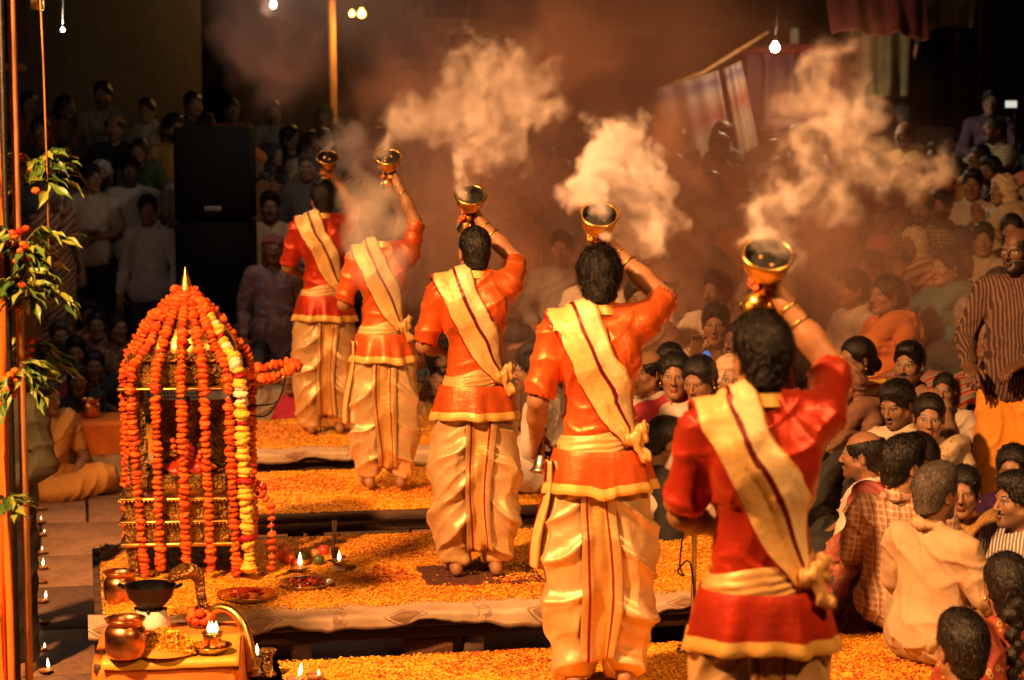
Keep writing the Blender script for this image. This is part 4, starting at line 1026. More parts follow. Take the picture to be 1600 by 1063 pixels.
petal_bed(.09, 3.36, 9.79, 11.36, .446, 62000, 'orange petals spread around the golden shrine', [(1.42, 10.35, .16, .7), (1.55, 10.9, .25, .3), (2.3, 10.05, .25, .35), (1.9, 9.95, .25, .3)], 2)
petal_bed(.38, 2.92, 12.1, 13.4, .437, 32000, 'orange petals under the priest with the outstretched arm', [(1.25, 12.9, .3, .6), (1.9, 12.6, .35, .5)], 3)
petal_bed(.4, 2.9, 14.22, 15.45, .446, 18000, 'orange petals on the platform of the farthest priest', [(.75, 15.1, .25, .8), (1.2, 14.9, .4, .5)], 4)
petal_bed(.3, 3.3, 5.03, 6.57, .437, 8000, 'orange petals under the priest in deep red silk', [], 5)
def mat_rug(v, u, w, d, label):
    nx, ny = 40, 30; xs = np.linspace(-w / 2, w / 2, nx); ys = np.linspace(-d / 2, d / 2, ny); X, Y = np.meshgrid(xs, ys, indexing='ij')
    Z = .006 * fbm(np.c_[X.ravel() * 6, Y.ravel() * 6, X.ravel() * 0], 2, 3).reshape(X.shape); o = link('prayer_mat', strip_mesh('prayer_mat', np.stack([X, Y, Z], -1)[:, ::-1], .008), M['mat'], loc=row(v, u, .463), rot=(0, 0, ROW))
    return tag(o, label, 'mat', 'prayer mats under the priests')
M['mat'] = simple('woven_mat', (.10, .025, .012), .9, 0, 60, .7, .6)
mat_rug(1.84, 10.28, .55, .42, 'dark woven mat under the priest beside the shrine platform plates')


# ------------------------------------------------------------------ small ritual vessels
def flame_mesh(): return MB().lathe([(0, -.006), (.006, 0), (.0085, .008), (.0075, .018), (.0042, .03), (.0015, .041), (0, .046)], 10, wob=lambda a, z: .15 * math.sin(a * 2 + z * 60)).mesh('flame')
FLAME = flame_mesh(); FLAME.transform(Matrix.Scale(.78, 4)); DIYA = MB().lathe([(0, 0), (.018, 0), (.03, .007), (.038, .018), (.036, .019), (.026, .01), (0, .008)], 20).mesh('saucer')
OIL = MB().lathe([(0, .0145), (.033, .0145)], 16).mesh('oil'); M['oil'] = simple('lamp_oil', (.35, .16, .03), .15)
def diya(p, label, group=None, lit=True, s=1.0, fs=1.0):
    t = empty('oil_lamp', p, random.uniform(0, 6), label, 'oil lamp', group); t.scale = (s,) * 3
    sa = link('saucer', DIYA, M['clay'], t); link('oil', OIL, M['oil'], sa)
    MB().tube([(.0, 0, .012), (.012, 0, .018), (.026, 0, .024)], .0022, 6).build('wick', M['white'], sa)
    if lit: link('flame', FLAME, M['flame'], t, loc=(.027, 0, .026), rot=(random.uniform(-.15, .15), random.uniform(-.1, .25), 0), scale=fs)
    return t
for i, (x, y, l, fs) in enumerate([(66, 797, 0, 1), (64, 818, 1, .5), (64, 838, 1, .45), (66, 866, 1, .5), (66, 890, 1, 1.1), (64, 912, 1, .4), (66, 942, 1, 1.1), (66, 975, 1, .8), (63, 1018, 1, .7), (71, 1052, 1, 1.3)]):
    diya(on_z(x, y, .024), f"lit clay lamp on the walkway, {['', 'next to', 'second from', 'third from', 'fourth from', 'fifth from', 'sixth from', 'seventh from', 'eighth from', 'ninth from'][i]} the unlit one" if l else 'unlit clay lamp at the far end of the walkway row', 'clay lamps in a row on the walkway' if l else None, bool(l), .92, fs)
def pot(p, s, label, mat='copper', group=None):
    t = empty('water_pot', p, 0, label, 'pot', group); t.scale = (s,) * 3
    MB().lathe([(0, 0), (.056, 0), (.067, .010), (.072, .04), (.072, .085), (.066, .102), (.06, .108), (.058, .112), (.058, .116)], 36).build('belly', M[mat], t, True)
    MB().lathe([(.058, .116), (.064, .124), (.07, .132), (.071, .137), (.066, .136), (.056, .12), (.054, .105), (.06, .06), (0, .05)], 36).build('rim', M[mat], t, True); return t
def thali(p, r, label, fill=None, mat='brass'):
    t = empty('ritual_plate', p, 0, label, 'plate'); MB().lathe([(0, .002), (r * .86, .002), (r * .97, .016), (r, .018), (r, .021), (r * .95, .02), (r * .85, .007), (0, .006)], 40).build('plate', M[mat], t, True)
    for i in range(26):
        a, q = random.uniform(0, 6.28), r * .7 * math.sqrt(random.random()); f = random.choice(fill or [FL_O]); flower(t, (q * math.cos(a) , q * math.sin(a), .014 + .02 * (1 - q / r)), random.uniform(.008, .015), f, .6)
    return t
pz = .462
pot(on_z(188, 940, pz - .006), 1.02, 'copper pot on the left corner of the shrine platform')
thali(on_z(385, 934, pz), .135, 'brass plate of red powder and petals before the shrine', [FL_R, FL_R, FL_O]); thali(on_z(478, 916, pz), .125, 'brass plate with dark petals and a small lamp stand', [FL_R, FL_O])
def fruit(p, r, col, label, grp):
    V, F = puff(12, 1, 3); S = V / np.linalg.norm(V, axis=1)[:, None]; S[:, 2] -= .16 * np.exp(-(S[:, 0] ** 2 + S[:, 1] ** 2) * 9) * (S[:, 2] > 0)
    t = empty('fruit', p, random.uniform(0, 6), label, 'fruit', grp); link('flesh', mesh_np('flesh', S * r, F), simple('fruit_skin', col, .4, 0, 6, .3), t)
    MB().tube([(0, 0, r * .8), (.002, 0, r * 1.05), (.006, 0, r * 1.2)], .002, 5).build('stalk', M['wood'], t)
for (x, y, r, c, nm) in ((432, 866, .03, (.55, .06, .02), 'red'), (452, 872, .032, (.6, .1, .02), 'red'), (444, 858, .03, (.6, .14, .03), 'red'), (472, 868, .03, (.12, .14, .03), 'green'), (492, 866, .03, (.55, .2, .05), 'yellow'), (498, 874, .028, (.1, .12, .03), 'green'), (506, 860, .03, (.5, .05, .02), 'red'), (462, 880, .028, (.55, .05, .02), 'red')):
    fruit(on_z(x, y + 8, pz) + A(0, 0, r * .8), r, c, nm + ' fruit in the offering pile beside the shrine', nm + ' fruit in the offering pile')
diya(on_z(468, 893, pz), 'tall bright lamp flame beside the brass plates on the shrine platform', None, True, 1.1, 1.5)
bxl = empty('lamp_box', on_z(530, 892, pz), .2, 'small pale box carrying a lit lamp near the fruit pile', 'lamp'); MB().box((0, 0, .022), (.055, .05, .044), bevel=.004).build('box', M['white'], bxl); MB().lathe([(0, .045), (.05, .046), (.055, .05), (0, .05)], 20).build('tray', M['brass'], bxl, True); link('flame', FLAME, M['flame'], bxl, loc=(0, 0, .055), scale=1.2)
ic = empty('incense_holder', on_z(523, 876, pz), 0, 'conical incense holder with thin sticks and petals', 'incense holder'); MB().lathe([(0, 0), (.012, 0), (.02, .06), (.024, .062), (0, .06)], 16).build('cone', M['wood'], ic, True)
for i in range(6): MB().tube([(0, 0, .05), (.012 * math.cos(i), .012 * math.sin(i), .2)], .0014, 5).build('incense_stick', M['wood'], ic)
pc = on_z(405, 765, .45); st_ = empty('steel_cup', pc, 0, 'tiny steel cup on the petals beyond the shrine', 'cup'); MB().lathe([(0, 0), (.02, 0), (.027, .03), (.03, .032), (.024, .03), (.018, .006), (0, .005)], 20).build('cup', M['steel'], st_, True); MB().lathe([(.027, .03), (.031, .031), (.031, .034), (.026, .033)], 20).build('lip', M['steel'], st_, True)
# ------------------------------------------------------------------ the gilt shrine
SH = on_z(284, 905, .456); SH[1] += .28
sh = empty('golden_shrine', SH, R(5), 'gilt brass palanquin shrine with ribbed dome, hung with marigold garlands', 'shrine')
S_ = .30
def tier(z0, z1, w, d, mat, name='tier', bev=.008): return MB().box((0, 0, (z0 + z1) / 2), (w, d, z1 - z0), bevel=bev).build(name, M[mat], sh)
for sx in (-1, 1):
    for sy in (-1, 1): MB().lathe([(0, 0), (.03, 0), (.034, .01), (.022, .03), (.026, .07), (.034, .12), (.034, .16), (0, .16)], 16, c=(sx * .25, sy * .24, 0)).build('foot', M['brass_dark'], sh, True)
tier(.158, .18, .62, .60, 'gold', 'molding'); tier(.18, .27, .58, .56, 'brass_dark', 'base_panel'); tier(.27, .285, .62, .6, 'gold', 'molding'); tier(.285, .375, .57, .55, 'brass_dark', 'base_panel'); tier(.375, .395, .62, .6, 'gold', 'molding')
bd_ = MB().mesh if False else None
def beads(z, w, d, n, r=.006):
    V, F = puff(5, r, 1)
    for (a, b) in (((-w / 2, -d / 2), (w / 2, -d / 2)), ((w / 2, -d / 2), (w / 2, d / 2)), ((-w / 2, -d / 2), (-w / 2, d / 2))):
        for i in range(n): t = (i + .5) / n; yield V + A(a[0] + (b[0] - a[0]) * t, a[1] + (b[1] - a[1]) * t, z), F
for z in (.268, .377, .905):
    m_ = MB()
    for V, F in beads(z, .62 if z < .9 else .6, .6 if z < .9 else .58, 34): m_.add(V, F)
    o = m_.build('bead_molding', M['gold'], sh, True); o['kind'] = 'stuff'
for sx in (-1, 1):
    for sy in (-1, 1):
        MB().lathe([(0, .395), (.04, .395), (.042, .42), (.026, .43), (.022, .46), (.03, .5), (.032, .56), (.024, .6), (.022, .8), (.03, .83), (.024, .85), (.036, .88), (.036, .9), (0, .9)], 18, c=(sx * .24, sy * .23, 0)).build('pillar', M['brass_dark'], sh, True)
tier(.90, .914, .62, .60, 'gold', 'eave'); tier(.914, 1.035, .52, .50, 'brass_dark', 'frieze', .02)
for k in range(9): MB().lathe([(0, 0), (.034, 0), (.026, .03), (0, .045)], 12, c=(-.24 + .06 * k, -.252, 1.03), M=np.diag((1, .4, 1))).build('cresting', M['brass_dark'], sh, True)
dome = [(.235, 1.035), (.238, 1.065), (.226, 1.105), (.198, 1.15), (.156, 1.195), (.105, 1.24), (.06, 1.275), (.045, 1.29), (.05, 1.3), (.035, 1.31)]
MB().lathe(dome, 96, wob=lambda a, z: .055 * (abs(math.sin(a * 8)) - .5) * (1 if z < 1.24 else .2)).build('dome', M['gold'], sh, True)
MB().lathe([(.036, 1.305), (.05, 1.325), (.034, 1.345), (.03, 1.355), (.022, 1.39), (.012, 1.42), (.002, 1.455), (0, 1.457)], 20).build('finial', M['gold'], sh, True)
# bracket reaching out at the right eave, throne and seated idol inside
br = [(.28, -.1, .91), (.36, -.12, .905), (.44, -.13, .925), (.5, -.13, .965)]
MB().tube(resample(br, 14), .022, 10, True, .5).build('bracket', M['gold'], sh, True)
for k, off in enumerate((0, .05)): MB().tube(resample([(.3, -.1, .80 - off), (.38, -.11, .80 - off), (.44, -.12, .83), (.47, -.13, .93)], 14), .004, 6).build('wire_stay', M['iron'], sh, True)
MB().box((0, .17, .62), (.36, .03, .34), bevel=.02).build('throne_back', M['brass_dark'], sh); MB().box((0, .03, .43), (.38, .3, .07), bevel=.012).build('throne_seat', M['brass_dark'], sh)
v = Vox((-.2, -.2, .44), (.2, .2, .86), .007)
v.ell((0, .05, .55), (.07, .055, .09), .03); v.ell((0, .04, .705), (.038, .04, .05), .01); v.cone((0, .045, .62), (0, .045, .68), .025, .025, .02); v.ell((0, .03, .48), (.12, .08, .04), .03)
for s in (-1, 1): v.cone((s * .065, .05, .61), (s * .1, .01, .55), .024, .02, .01); v.cone((s * .1, .01, .55), (s * .06, -.05, .56 if s < 0 else .6), .02, .015, .01)
v.cone((0, .045, .75), (0, .05, .82), .036, .008, .01)
V, Q = v.mesh(); idol = empty('idol', SH, R(5), 'small seated idol draped in red inside the shrine', 'idol'); link('figure', mesh_np('figure', V, Q), M['brass_dark'], idol)
v = Vox((-.2, -.2, .44), (.2, .2, .8), .008); v.ell((0, .048, .54), (.082, .066, .085), .02); v.ell((0, .02, .48), (.135, .095, .045), .03); V, Q = v.mesh(); V = V + normals(V, Q) * (.006 * np.sin(V[:, 2] * 120 + V[:, 0] * 60))[:, None]
link('red_robe', mesh_np('red_robe', V, Q), M['kurta_red'], idol)
for i in range(14): a = math.pi * i / 13; flower(idol, (.07 * math.cos(a), -.03, .62 - .12 * math.sin(a)), .016)
# marigold garlands over the dome and down to the platform
def garland(path, label, fam, r=.0245, sp=.0235, base=SH, yaw=R(5), mixf=None, group=None, name='marigold_garland'):
    t = empty(name, base, yaw, label, 'garland', group); P = np.array(path, float); L = np.linalg.norm(np.diff(P, axis=0), axis=1).sum(); n = int(L / sp); C = resample(P, n)
    T = np.gradient(C, axis=0)
    for i in range(n):
        f = mixf(i / n) if mixf else fam; o = flower(t, C[i] + A(*(random.gauss(0, .0018) for _ in range(3))), r * random.uniform(.74, 1.2), f)
        q = Vector(T[i]).to_track_quat('Z', 'Y'); o.rotation_euler = (q @ Euler((random.gauss(0, .25), random.gauss(0, .25), random.uniform(0, 6))).to_quaternion()).to_euler(); o.scale = (o.scale[0], o.scale[1], o.scale[2] * .72)
    MB().tube(C, .003, 5).build('string', M['white'], t); return t
def over_dome(ang, xe, ye, zend, dx=0):
    """from the finial over the dome, out to the eave point (xe, ye) and down"""
    ux, uy = math.cos(ang), math.sin(ang); p = [(ux * .05, uy * .05, 1.325)] + [(ux * (r + .022), uy * (r + .022), z) for r, z in ((.1, 1.262), (.157, 1.21), (.2, 1.16), (.23, 1.11))]
    p += [(xe * .92, ye * .92, 1.02), (xe, ye, .93), (xe + .002, ye - .004, .85), (xe + dx * .4, ye, .5), (xe + dx, ye + .01, zend)]; return p
gx = [(-.285, -.21, .09, .06), (-.245, -.30, .03, .05), (-.13, -.325, .06, .01), (-.01, -.33, .09, .01), (.095, -.325, .05, .02), (.205, -.315, .03, .03)]
for i, (xe, ye, ze, dx) in enumerate(gx):
    garland(over_dome(math.atan2(ye, xe), xe, ye, ze, dx), ['orange strand on the walkway corner of the shrine', 'orange strand over the walkway-side front pillar, fifth from the yellow strand', 'long orange shrine strand, fourth from the yellow strand', 'long orange shrine strand, third from the yellow strand', 'long orange shrine strand, second from the yellow strand', 'long orange shrine strand right beside the yellow strand'][i], FL_O, group='orange strands on the front of the shrine')
garland(over_dome(math.atan2(-.27, .28), .265, -.325, .05, .03), 'yellow and white flower strand with red roses hanging at the shrine corner', FL_Y, .034, .024, mixf=lambda t: FL_O if t < .1 else FL_R if int(t * 100) % 17 < 2 else (FL_W if t < .45 and random.random() < .5 else FL_Y))
for (a, b) in ((-.31, .12), (.30, .2)): garland(over_dome(math.atan2(b, a), a, b, .1, 0), 'orange strand at the back of the shrine, ' + ('walkway side' if a < 0 else 'bracket side'), FL_O, group='orange strands at the back of the shrine')
garland([(.05 * math.cos(a), .05 * math.sin(a), 1.345) for a in np.linspace(0, 6.0, 20)], 'ring of marigolds round the base of the finial', FL_O, .019)
garland([(.24, -.28, 1.0), (.32, -.14, .935), (.4, -.15, .935), (.5, -.16, .98), (.53, -.13, .99), (.5, -.1, 1.0), (.42, -.08, .985), (.34, -.08, .975)], 'marigold strand wound round the bracket beside the shrine roof', FL_O, .025, .022)
garland([(.31, -.27, .44), (.36, -.29, .40), (.395, -.3, .34), (.4, -.3, .2), (.4, -.3, .05)], 'short marigold strand draped over the right end of the shrine base', FL_O, .022, .03)
garland([(.29, -.24, .47), (.33, -.26, .45), (.37, -.27, .43), (.34, -.25, .40)], 'bunch of dark red roses at the right end of the shrine base', FL_R, .02, .022)

# ------------------------------------------------------------------ foreground offering table
TB = on_z(266, 1000, .63); tz = .63
tb = empty('offering_table', (TB[0], TB[1], 0), R(6), 'low table under an orange cloth with yellow satin top', 'table'); w, d = .54, .62
MB().box((0, 0, .60), (w, d, .035), bevel=.005).build('tabletop', M['wood'], tb)
for sx in (-1, 1):
    for sy in (-1, 1): MB().box((sx * (w / 2 - .04), sy * (d / 2 - .04), .29), (.045, .045, .58), bevel=.005).build('leg', M['wood'], tb)
th = np.linspace(0, 2 * math.pi, 140, endpoint=False); G = np.zeros((140, 18, 3))
sq = lambda c: np.sign(c) * np.abs(c) ** .22
for j in range(18):
    k = j / 17; fl = .0 if k < .3 else (k - .3) / .7; r = min(1, k / .3)
    fo = 1 + fl * (.05 * np.sin(th * 11 + .5 * np.sin(th * 3)) + .03 * np.sin(th * 17))
    G[:, j, 0] = (w / 2 + .012) * sq(np.cos(th)) * r * fo * (1 + .06 * fl); G[:, j, 1] = (d / 2 + .012) * sq(np.sin(th)) * r * fo * (1 + .06 * fl); G[:, j, 2] = .623 - .5 * fl
MB().grid(G[:, ::-1], True).build('tablecloth', M['orange_cloth'], tb, True)
nx = 40; xs = np.linspace(-.24, .27, nx); ys = np.linspace(-.335, .05, 24); X, Y = np.meshgrid(xs, ys, indexing='ij'); Z = .629 + .006 * (1 + fbm(np.c_[X.ravel() * 9, Y.ravel() * 9, X.ravel() * 0], 3, 4).reshape(X.shape)); dr = Y < -.322; Z[dr] -= .03
link('satin_cloth', strip_mesh('satin_cloth', np.stack([X, Y, Z], -1)[:, ::-1], .004), M['yellow_cloth'], tb)
def ont(px, py): return on_z(px, py, tz + .018)
pot(ont(197, 1026), 1.08, 'copper pot on the corner of the orange cloth table')
pp = ont(258, 1016); V = []; C = []; n = 1600; rg = np.random.default_rng(3); Fq = []
for i in range(n):
    a, q = rg.uniform(0, 6.28), .13 * math.sqrt(rg.uniform()); c = A(q * 1.0 * math.cos(a), q * .8 * math.sin(a), .075 * (1 - (q / .13) ** 1.6) + rg.uniform(0, .012)); e1 = unit(rg.normal(size=3)); e2 = unit(np.cross(e1, rg.normal(size=3))); L = rg.uniform(.007, .013)
    V += [c - e1 * L, c + e2 * L * .5, c + e1 * L, c - e2 * L * .5]; Fq.append((4 * i, 4 * i + 1, 4 * i + 2, 4 * i + 3)); C += [A(.85, .3 + .3 * rg.uniform(), .03) * rg.uniform(.7, 1.05)] * 4
mp = MB().lathe([(.125, 0), (.10, .02), (.06, .042), (0, .062)], 24); me = mesh_np('petal_heap', np.concatenate([np.array(V), mp.v[0]]), [np.array(Fq), np.array(mp.f[4]) + len(V)], False); C += [A(.6, .22, .02)] * len(mp.v[0]); vcol(me, np.c_[np.clip(np.array(C), 0, 1), np.ones(len(C))])
tag(link('petal_heap', me, M['tint'], loc=pp), 'heap of yellow-orange petals on the offering table', 'petals', kind='stuff')
tp = ont(332, 1016); thali(tp, .075, 'small brass plate under the cup on the offering table', [FL_Y, FL_O])
cu = empty('brass_cup', tp + A(0, 0, .022), 0, 'small brass cup with a white flame on the offering table', 'cup'); MB().lathe([(0, 0), (.03, 0), (.036, .03), (.038, .045), (.032, .044), (.028, .012), (0, .01)], 24).build('cup', M['brass'], cu, True); MB().lathe([(.037, .043), (.041, .044), (.041, .048), (.033, .047)], 24).build('lip', M['brass'], cu, True)
for q in ((0, 0, .05), (.014, .008, .048), (-.012, .006, .048)): link('flame', FLAME, M['flame'], cu, loc=q, scale=1.15)
bo = on_z(232, 985, .63) + A(0, .06, .0); ir = empty('iron_bowl', bo + A(0, 0, .075), 0, 'black iron bowl set on a pale stove behind the copper pot', 'bowl'); MB().lathe([(0, 0), (.05, .006), (.085, .045), (.1, .09), (.104, .094), (.097, .092), (.08, .05), (.045, .012), (0, .008)], 36).build('bowl', M['iron'], ir, True)
for s in (-1, 1): MB().tube([(s * .1, -.02, .085), (s * .125, -.012, .095), (s * .125, .012, .095), (s * .1, .02, .085)], .005, 6).build('handle', M['iron'], ir, True)
sv = empty('stove', bo, 0, 'small white stove under the black iron bowl', 'stove'); MB().lathe([(0, 0), (.075, 0), (.08, .01), (.07, .03), (.06, .07), (.05, .07), (.05, .03), (0, .03)], 20, wob=lambda a, z: .04 * math.sin(a * 5)).build('stove_body', M['white'], sv, True)
for k in range(4): MB().box((.05 * math.cos(k * 1.57), .05 * math.sin(k * 1.57), .072), (.03, .012, .016), (0, 0, k * 1.57), .002).build('prong', M['iron'], sv)
# cobra-headed ritual lamp
CBp = on_z(318, 990, .60) + A(0, .1, 0)
cb = empty('cobra_lamp', (CBp[0] - .01, CBp[1] - .07, .0), 0, 'tall brass cobra-headed ritual lamp with curved tail and marigold collar', 'lamp')
MB().lathe([(0, .628), (.055, .628), (.058, .636), (.04, .645), (.03, .66), (.034, .67), (0, .675)], 24).build('pedestal', M['brass_dark'], cb, True)
pts = resample([(0, 0, .6), (.01, -.01, .68), (0, -.02, .76), (-.005, -.03, .82), (-.03, -.05, .855), (-.075, -.07, .855), (-.12, -.085, .825)], 26); t_ = np.linspace(0, 1, 26)
MB().tube(pts, .0145 + .014 * np.exp(-((t_ - .78) / .16) ** 2) - .009 * sstep(.9, 1, t_), 14, True, 1.35).build('cobra_hood', M['brass_dark'], cb, True)
for s in (-1, 1): link('eye', mesh_np('eye', EMB[0] * .6, EMB[1]), M['iron'], cb, loc=(-.105, -.08 + s * .016, .85))
MB().tube(resample([(.0, 0, .60), (.05, -.02, .69), (.11, -.04, .70), (.165, -.07, .66), (.20, -.1, .56), (.215, -.12, .47)], 26), np.linspace(.018, .024, 26), 12).build('tail_handle', M['brass'], cb, True)
for i in range(16): a = 6.28 * i / 16; flower(cb, (.042 * math.cos(a), -.01 + .042 * math.sin(a), .67 + random.uniform(-.02, .02)), .02)
sb = on_z(402, 1052, .44); lp = empty('silver_lamp', (sb[0], sb[1], .437), 0, 'squat silver lamp at the foot of the brass tail handle', 'lamp'); MB().lathe([(0, 0), (.05, 0), (.055, .01), (.03, .03), (.04, .06), (.04, .08), (.03, .085), (0, .085)], 24).build('body', M['steel'], lp, True); link('flame', FLAME, M['flame'], lp, loc=(0, 0, .088), scale=1.0)
bp_ = on_z(419, 1056, .44); bpl = empty('brass_pillar', bp_, 0, 'little engraved brass pillar beside the silver lamp', 'pillar'); MB().lathe([(0, 0), (.032, 0), (.034, .01), (.02, .02), (.018, .08), (.026, .09), (.03, .1), (0, .1)], 18).build('shaft', M['brass_dark'], bpl, True); MB().lathe([(.0, .1), (.034, .1), (.034, .108), (0, .109)], 18).build('cap', M['brass_dark'], bpl, True)
diya(on_z(462, 1066, .455), 'clay lamp with a tall flame beside the brass pillar', None, True, 1.0, 1.3); diya(on_z(492, 1062, .455), 'clay lamp with a low flame on the nearer petals', None, True, 1.0, .6)

# ------------------------------------------------------------------ left side: draped table, pole, leaves, speakers
tl = on_z(143, 768, .0); lt = empty('side_table', (tl[0], tl[1] + .2, 0), ROW, 'side table under orange cloth and patterned white drape', 'table')
MB().box((0, 0, .45), (.55, .45, .04), bevel=.005).build('tabletop', M['wood'], lt)
for sx in (-1, 1):
    for sy in (-1, 1): MB().box((sx * .22, sy * .18, .215), (.04, .04, .43), bevel=.004).build('leg', M['wood'], lt)
for nm, zt, zb, mt, ex in (('patterned_drape', .474, .03, 'runner', .0), ('orange_cloth', .482, .26, 'orange_cloth', .012)):
    G = np.zeros((140, 14, 3))
    for j in range(14):
        k = j / 13; fl = 0 if k < .3 else (k - .3) / .7; r = min(1, k / .3); fo = 1 + fl * .05 * np.sin(th * 9 + np.sin(th * 2))
        G[:, j, 0] = (.29 + ex) * sq(np.cos(th)) * r * fo; G[:, j, 1] = (.24 + ex) * sq(np.sin(th)) * r * fo; G[:, j, 2] = zt - (zt - zb) * fl
    MB().grid(G[:, ::-1], True).build(nm, M[mt], lt, True)
pot(on_z(141, 652, .485), .95, 'copper pot standing on the side table by the seated woman')
PX = on_z(14, 1063, .9); PX = A((12 - 800) / F_PX * 8.4, 8.4, 0)
po = empty('decorated_pole', PX, 0, 'tall bamboo pole wrapped in orange cloth at the edge of the walkway', 'pole')
MB().tube([(.038, 0, -.01), (.036, 0, 1.5), (.034, .0, 3.0), (.036, 0, 4.4)], .016, 12).build('pole', M['bamboo'], po, True)
MB().tube([(.006, -.05, -.01), (.004, -.05, 1.5), (.006, -.05, 4.4)], .011, 10).build('iron_rod', M['iron'], po, True)
G = np.zeros((90, 12, 3)); zz = np.linspace(0.02, 4.3, 90)
for j in range(12): G[:, j, 0] = -.11 + .1 * j / 11 + .006 * np.sin(zz * 5 + j); G[:, j, 1] = -.03 + .02 * np.sin(j * 1.7 + zz * 1.3); G[:, j, 2] = zz
link('orange_wrap', strip_mesh('orange_wrap', G), M['orange_cloth'], po)
LEAFM = []
for sd in range(3):
    n = 9; G = np.zeros((n, 5, 3)); tt = np.linspace(0, 1, n)
    for j in range(5):
        q = (j - 2) / 2; wv = .016 * np.sin(np.pi * tt ** .75) * (1 + .3 * np.sin(tt * 40 + sd) * (abs(q) == 1)); G[:, j, 0] = tt * .11; G[:, j, 1] = q * wv; G[:, j, 2] = .006 * abs(q) - .035 * tt ** 2 + .004 * np.sin(tt * 9 + sd)
    mb = MB().grid(G); me = mb.mesh('leaf'); c = [(.05, .11, .02), (.09, .17, .025), (.2, .24, .035)][sd]; vcol(me, np.tile((*c, 1), (n * 5, 1))); me.materials.append(M['leaf']); LEAFM.append(me)
def leaf_bunch(p, n, rad, label, nf=6, down=.3):
    t = empty('leaf_garland', p, 0, label, 'garland')
    for i in range(max(3, n // 9)):
        a = random.uniform(0, 6.28); L = random.uniform(.6, 1.2) * rad; e = A(math.cos(a) * L, math.sin(a) * L * .6, random.uniform(-.7, .5) * rad); stem = resample([(0, 0, 0), e * .5 + A(0, 0, .04), e + A(0, 0, -down * L)], 9)
        MB().tube(stem, np.linspace(.004, .0015, 9), 5).build('stem', M['leafstem'], t)
        for j in range(9):
            for s in (-1, 1):
                if j == 0: continue
                d = unit(stem[j] - stem[j - 1]); y = math.atan2(d[1], d[0]) + s * random.uniform(.5, 1.1); o = link('leaf', random.choice(LEAFM), None, t, loc=stem[j], rot=(random.uniform(-.7, .7), random.uniform(-.3, .7), y), scale=random.uniform(.6, 1.1))
    for i in range(nf): flower(t, (random.gauss(0, .022), random.uniform(-.08, -.03), random.gauss(0, .035)), random.uniform(.011, .017), FL_O if random.random() < .8 else FL_R)
    return t
M['leafstem'] = simple('leaf_stem', (.06, .06, .015), .6)
for (x, y, Y, n, r, lb, nf) in ((35, 385, 8.25, 80, .17, 'thick bunch of green leaves and orange flowers tied to the pole', 12), (52, 265, 8.5, 48, .16, 'loose leafy sprig with a few flowers high on the pole', 5), (40, 470, 8.2, 36, .14, 'drooping dark leaves hanging below the thick flower bunch', 2), (24, 590, 8.2, 32, .13, 'leaf and flower bunch tied to the pole at shoulder height', 9), (0, 800, 8.0, 12, .1, 'small leaf sprig low on the pole', 1), (45, 545, 8.6, 10, .12, 'thin twig with red flowers beside the pole', 4)):
    leaf_bunch(at(x, y, Y), n, r, lb, nf)
tag(MB().tube([at(60, -60, 8.4), at(68, 100, 8.4), at(74, 280, 8.4), at(77, 412, 8.4)], .0035, 6).build('hanging_rope', M['bamboo'], None, True), 'pale thin rope hanging straight down beside the leaves', 'rope')
tag(MB().tube([at(34, -60, 8.6), at(46, 120, 8.6), at(58, 240, 8.6), at(68, 330, 8.6)], .0022, 6).build('thin_rope', M['wood'], None, True), 'dark thin rope hanging slanted behind the pale rope', 'rope')
sp0 = at(330, 475, 18.0)
for k in range(3):
    t = empty('loudspeaker', (sp0[0], 18.0, .16 + .76 * k), R(-4), ['black loudspeaker cabinet at the bottom of the tall stack', 'black loudspeaker cabinet in the middle of the tall stack', 'black loudspeaker cabinet on top of the tall stack'][k], 'loudspeaker', 'stacked loudspeakers')
    MB().box((0, .25, .375), (.58, .5, .748), bevel=.015).build('cabinet', M['black'], t); MB().box((0, -.008, .375), (.52, .02, .69), bevel=.004).build('grille', M['black'], t)
    if k == 2:
        pl = MB().box((.03, -.022, .1), (.13, .008, .035), bevel=.002).build('name_plate', simple('plate_silver', (.45, .4, .36), .4), t)
        cu_ = bpy.data.curves.new('lettering', 'FONT'); cu_.body = 'NAGH'; cu_.size = .036; cu_.align_x = 'CENTER'; cu_.align_y = 'CENTER'; cu_.extrude = .0008
        ot = bpy.data.objects.new('lettering', cu_); COL.objects.link(ot); bpy.context.view_layer.update(); me = bpy.data.meshes.new_from_object(ot.evaluated_get(bpy.context.evaluated_depsgraph_get())); bpy.data.objects.remove(ot); me.name = 'lettering'
        me.materials.clear(); link('lettering', me, M['black'], pl, loc=(.03, -.0275, .1), rot=(R(90), 0, 0))
    for sx in (-1, 1): MB().tube([(sx * .292, .2, .32), (sx * .305, .2, .33), (sx * .305, .2, .43), (sx * .292, .2, .44)], .008, 6).build('handle', M['iron'], t, True)
# microphone stand beside the nearest priest
ms = on_z(1083, 1015, .44); mc = empty('microphone_stand', (ms[0], ms[1], .437), 0, 'thin metal microphone stand with looped black cable', 'stand')
MB().lathe([(0, 0), (.09, 0), (.095, .008), (.03, .02), (.012, .03), (0, .03)], 28).build('base', M['iron'], mc, True); MB().tube([(0, 0, .02), (0, 0, .45), (.0, 0, .72)], .011, 12).build('pole', M['steel'], mc, True); MB().tube([(0, 0, .7), (-.04, 0, .83), (-.05, 0, .86)], [.014, .018, .024], 12).build('microphone', M['iron'], mc, True)
MB().tube(resample([(-.03, -.02, .72), (-.05, -.03, .5), (-.06, -.03, .36), (-.04, -.03, .32), (-.07, -.03, .34), (-.02, -.03, .38), (.005, -.03, .2), (.02, -.03, .05), (.05, -.06, .02)], 50), .004, 6).build('cable', M['iron'], mc, True)
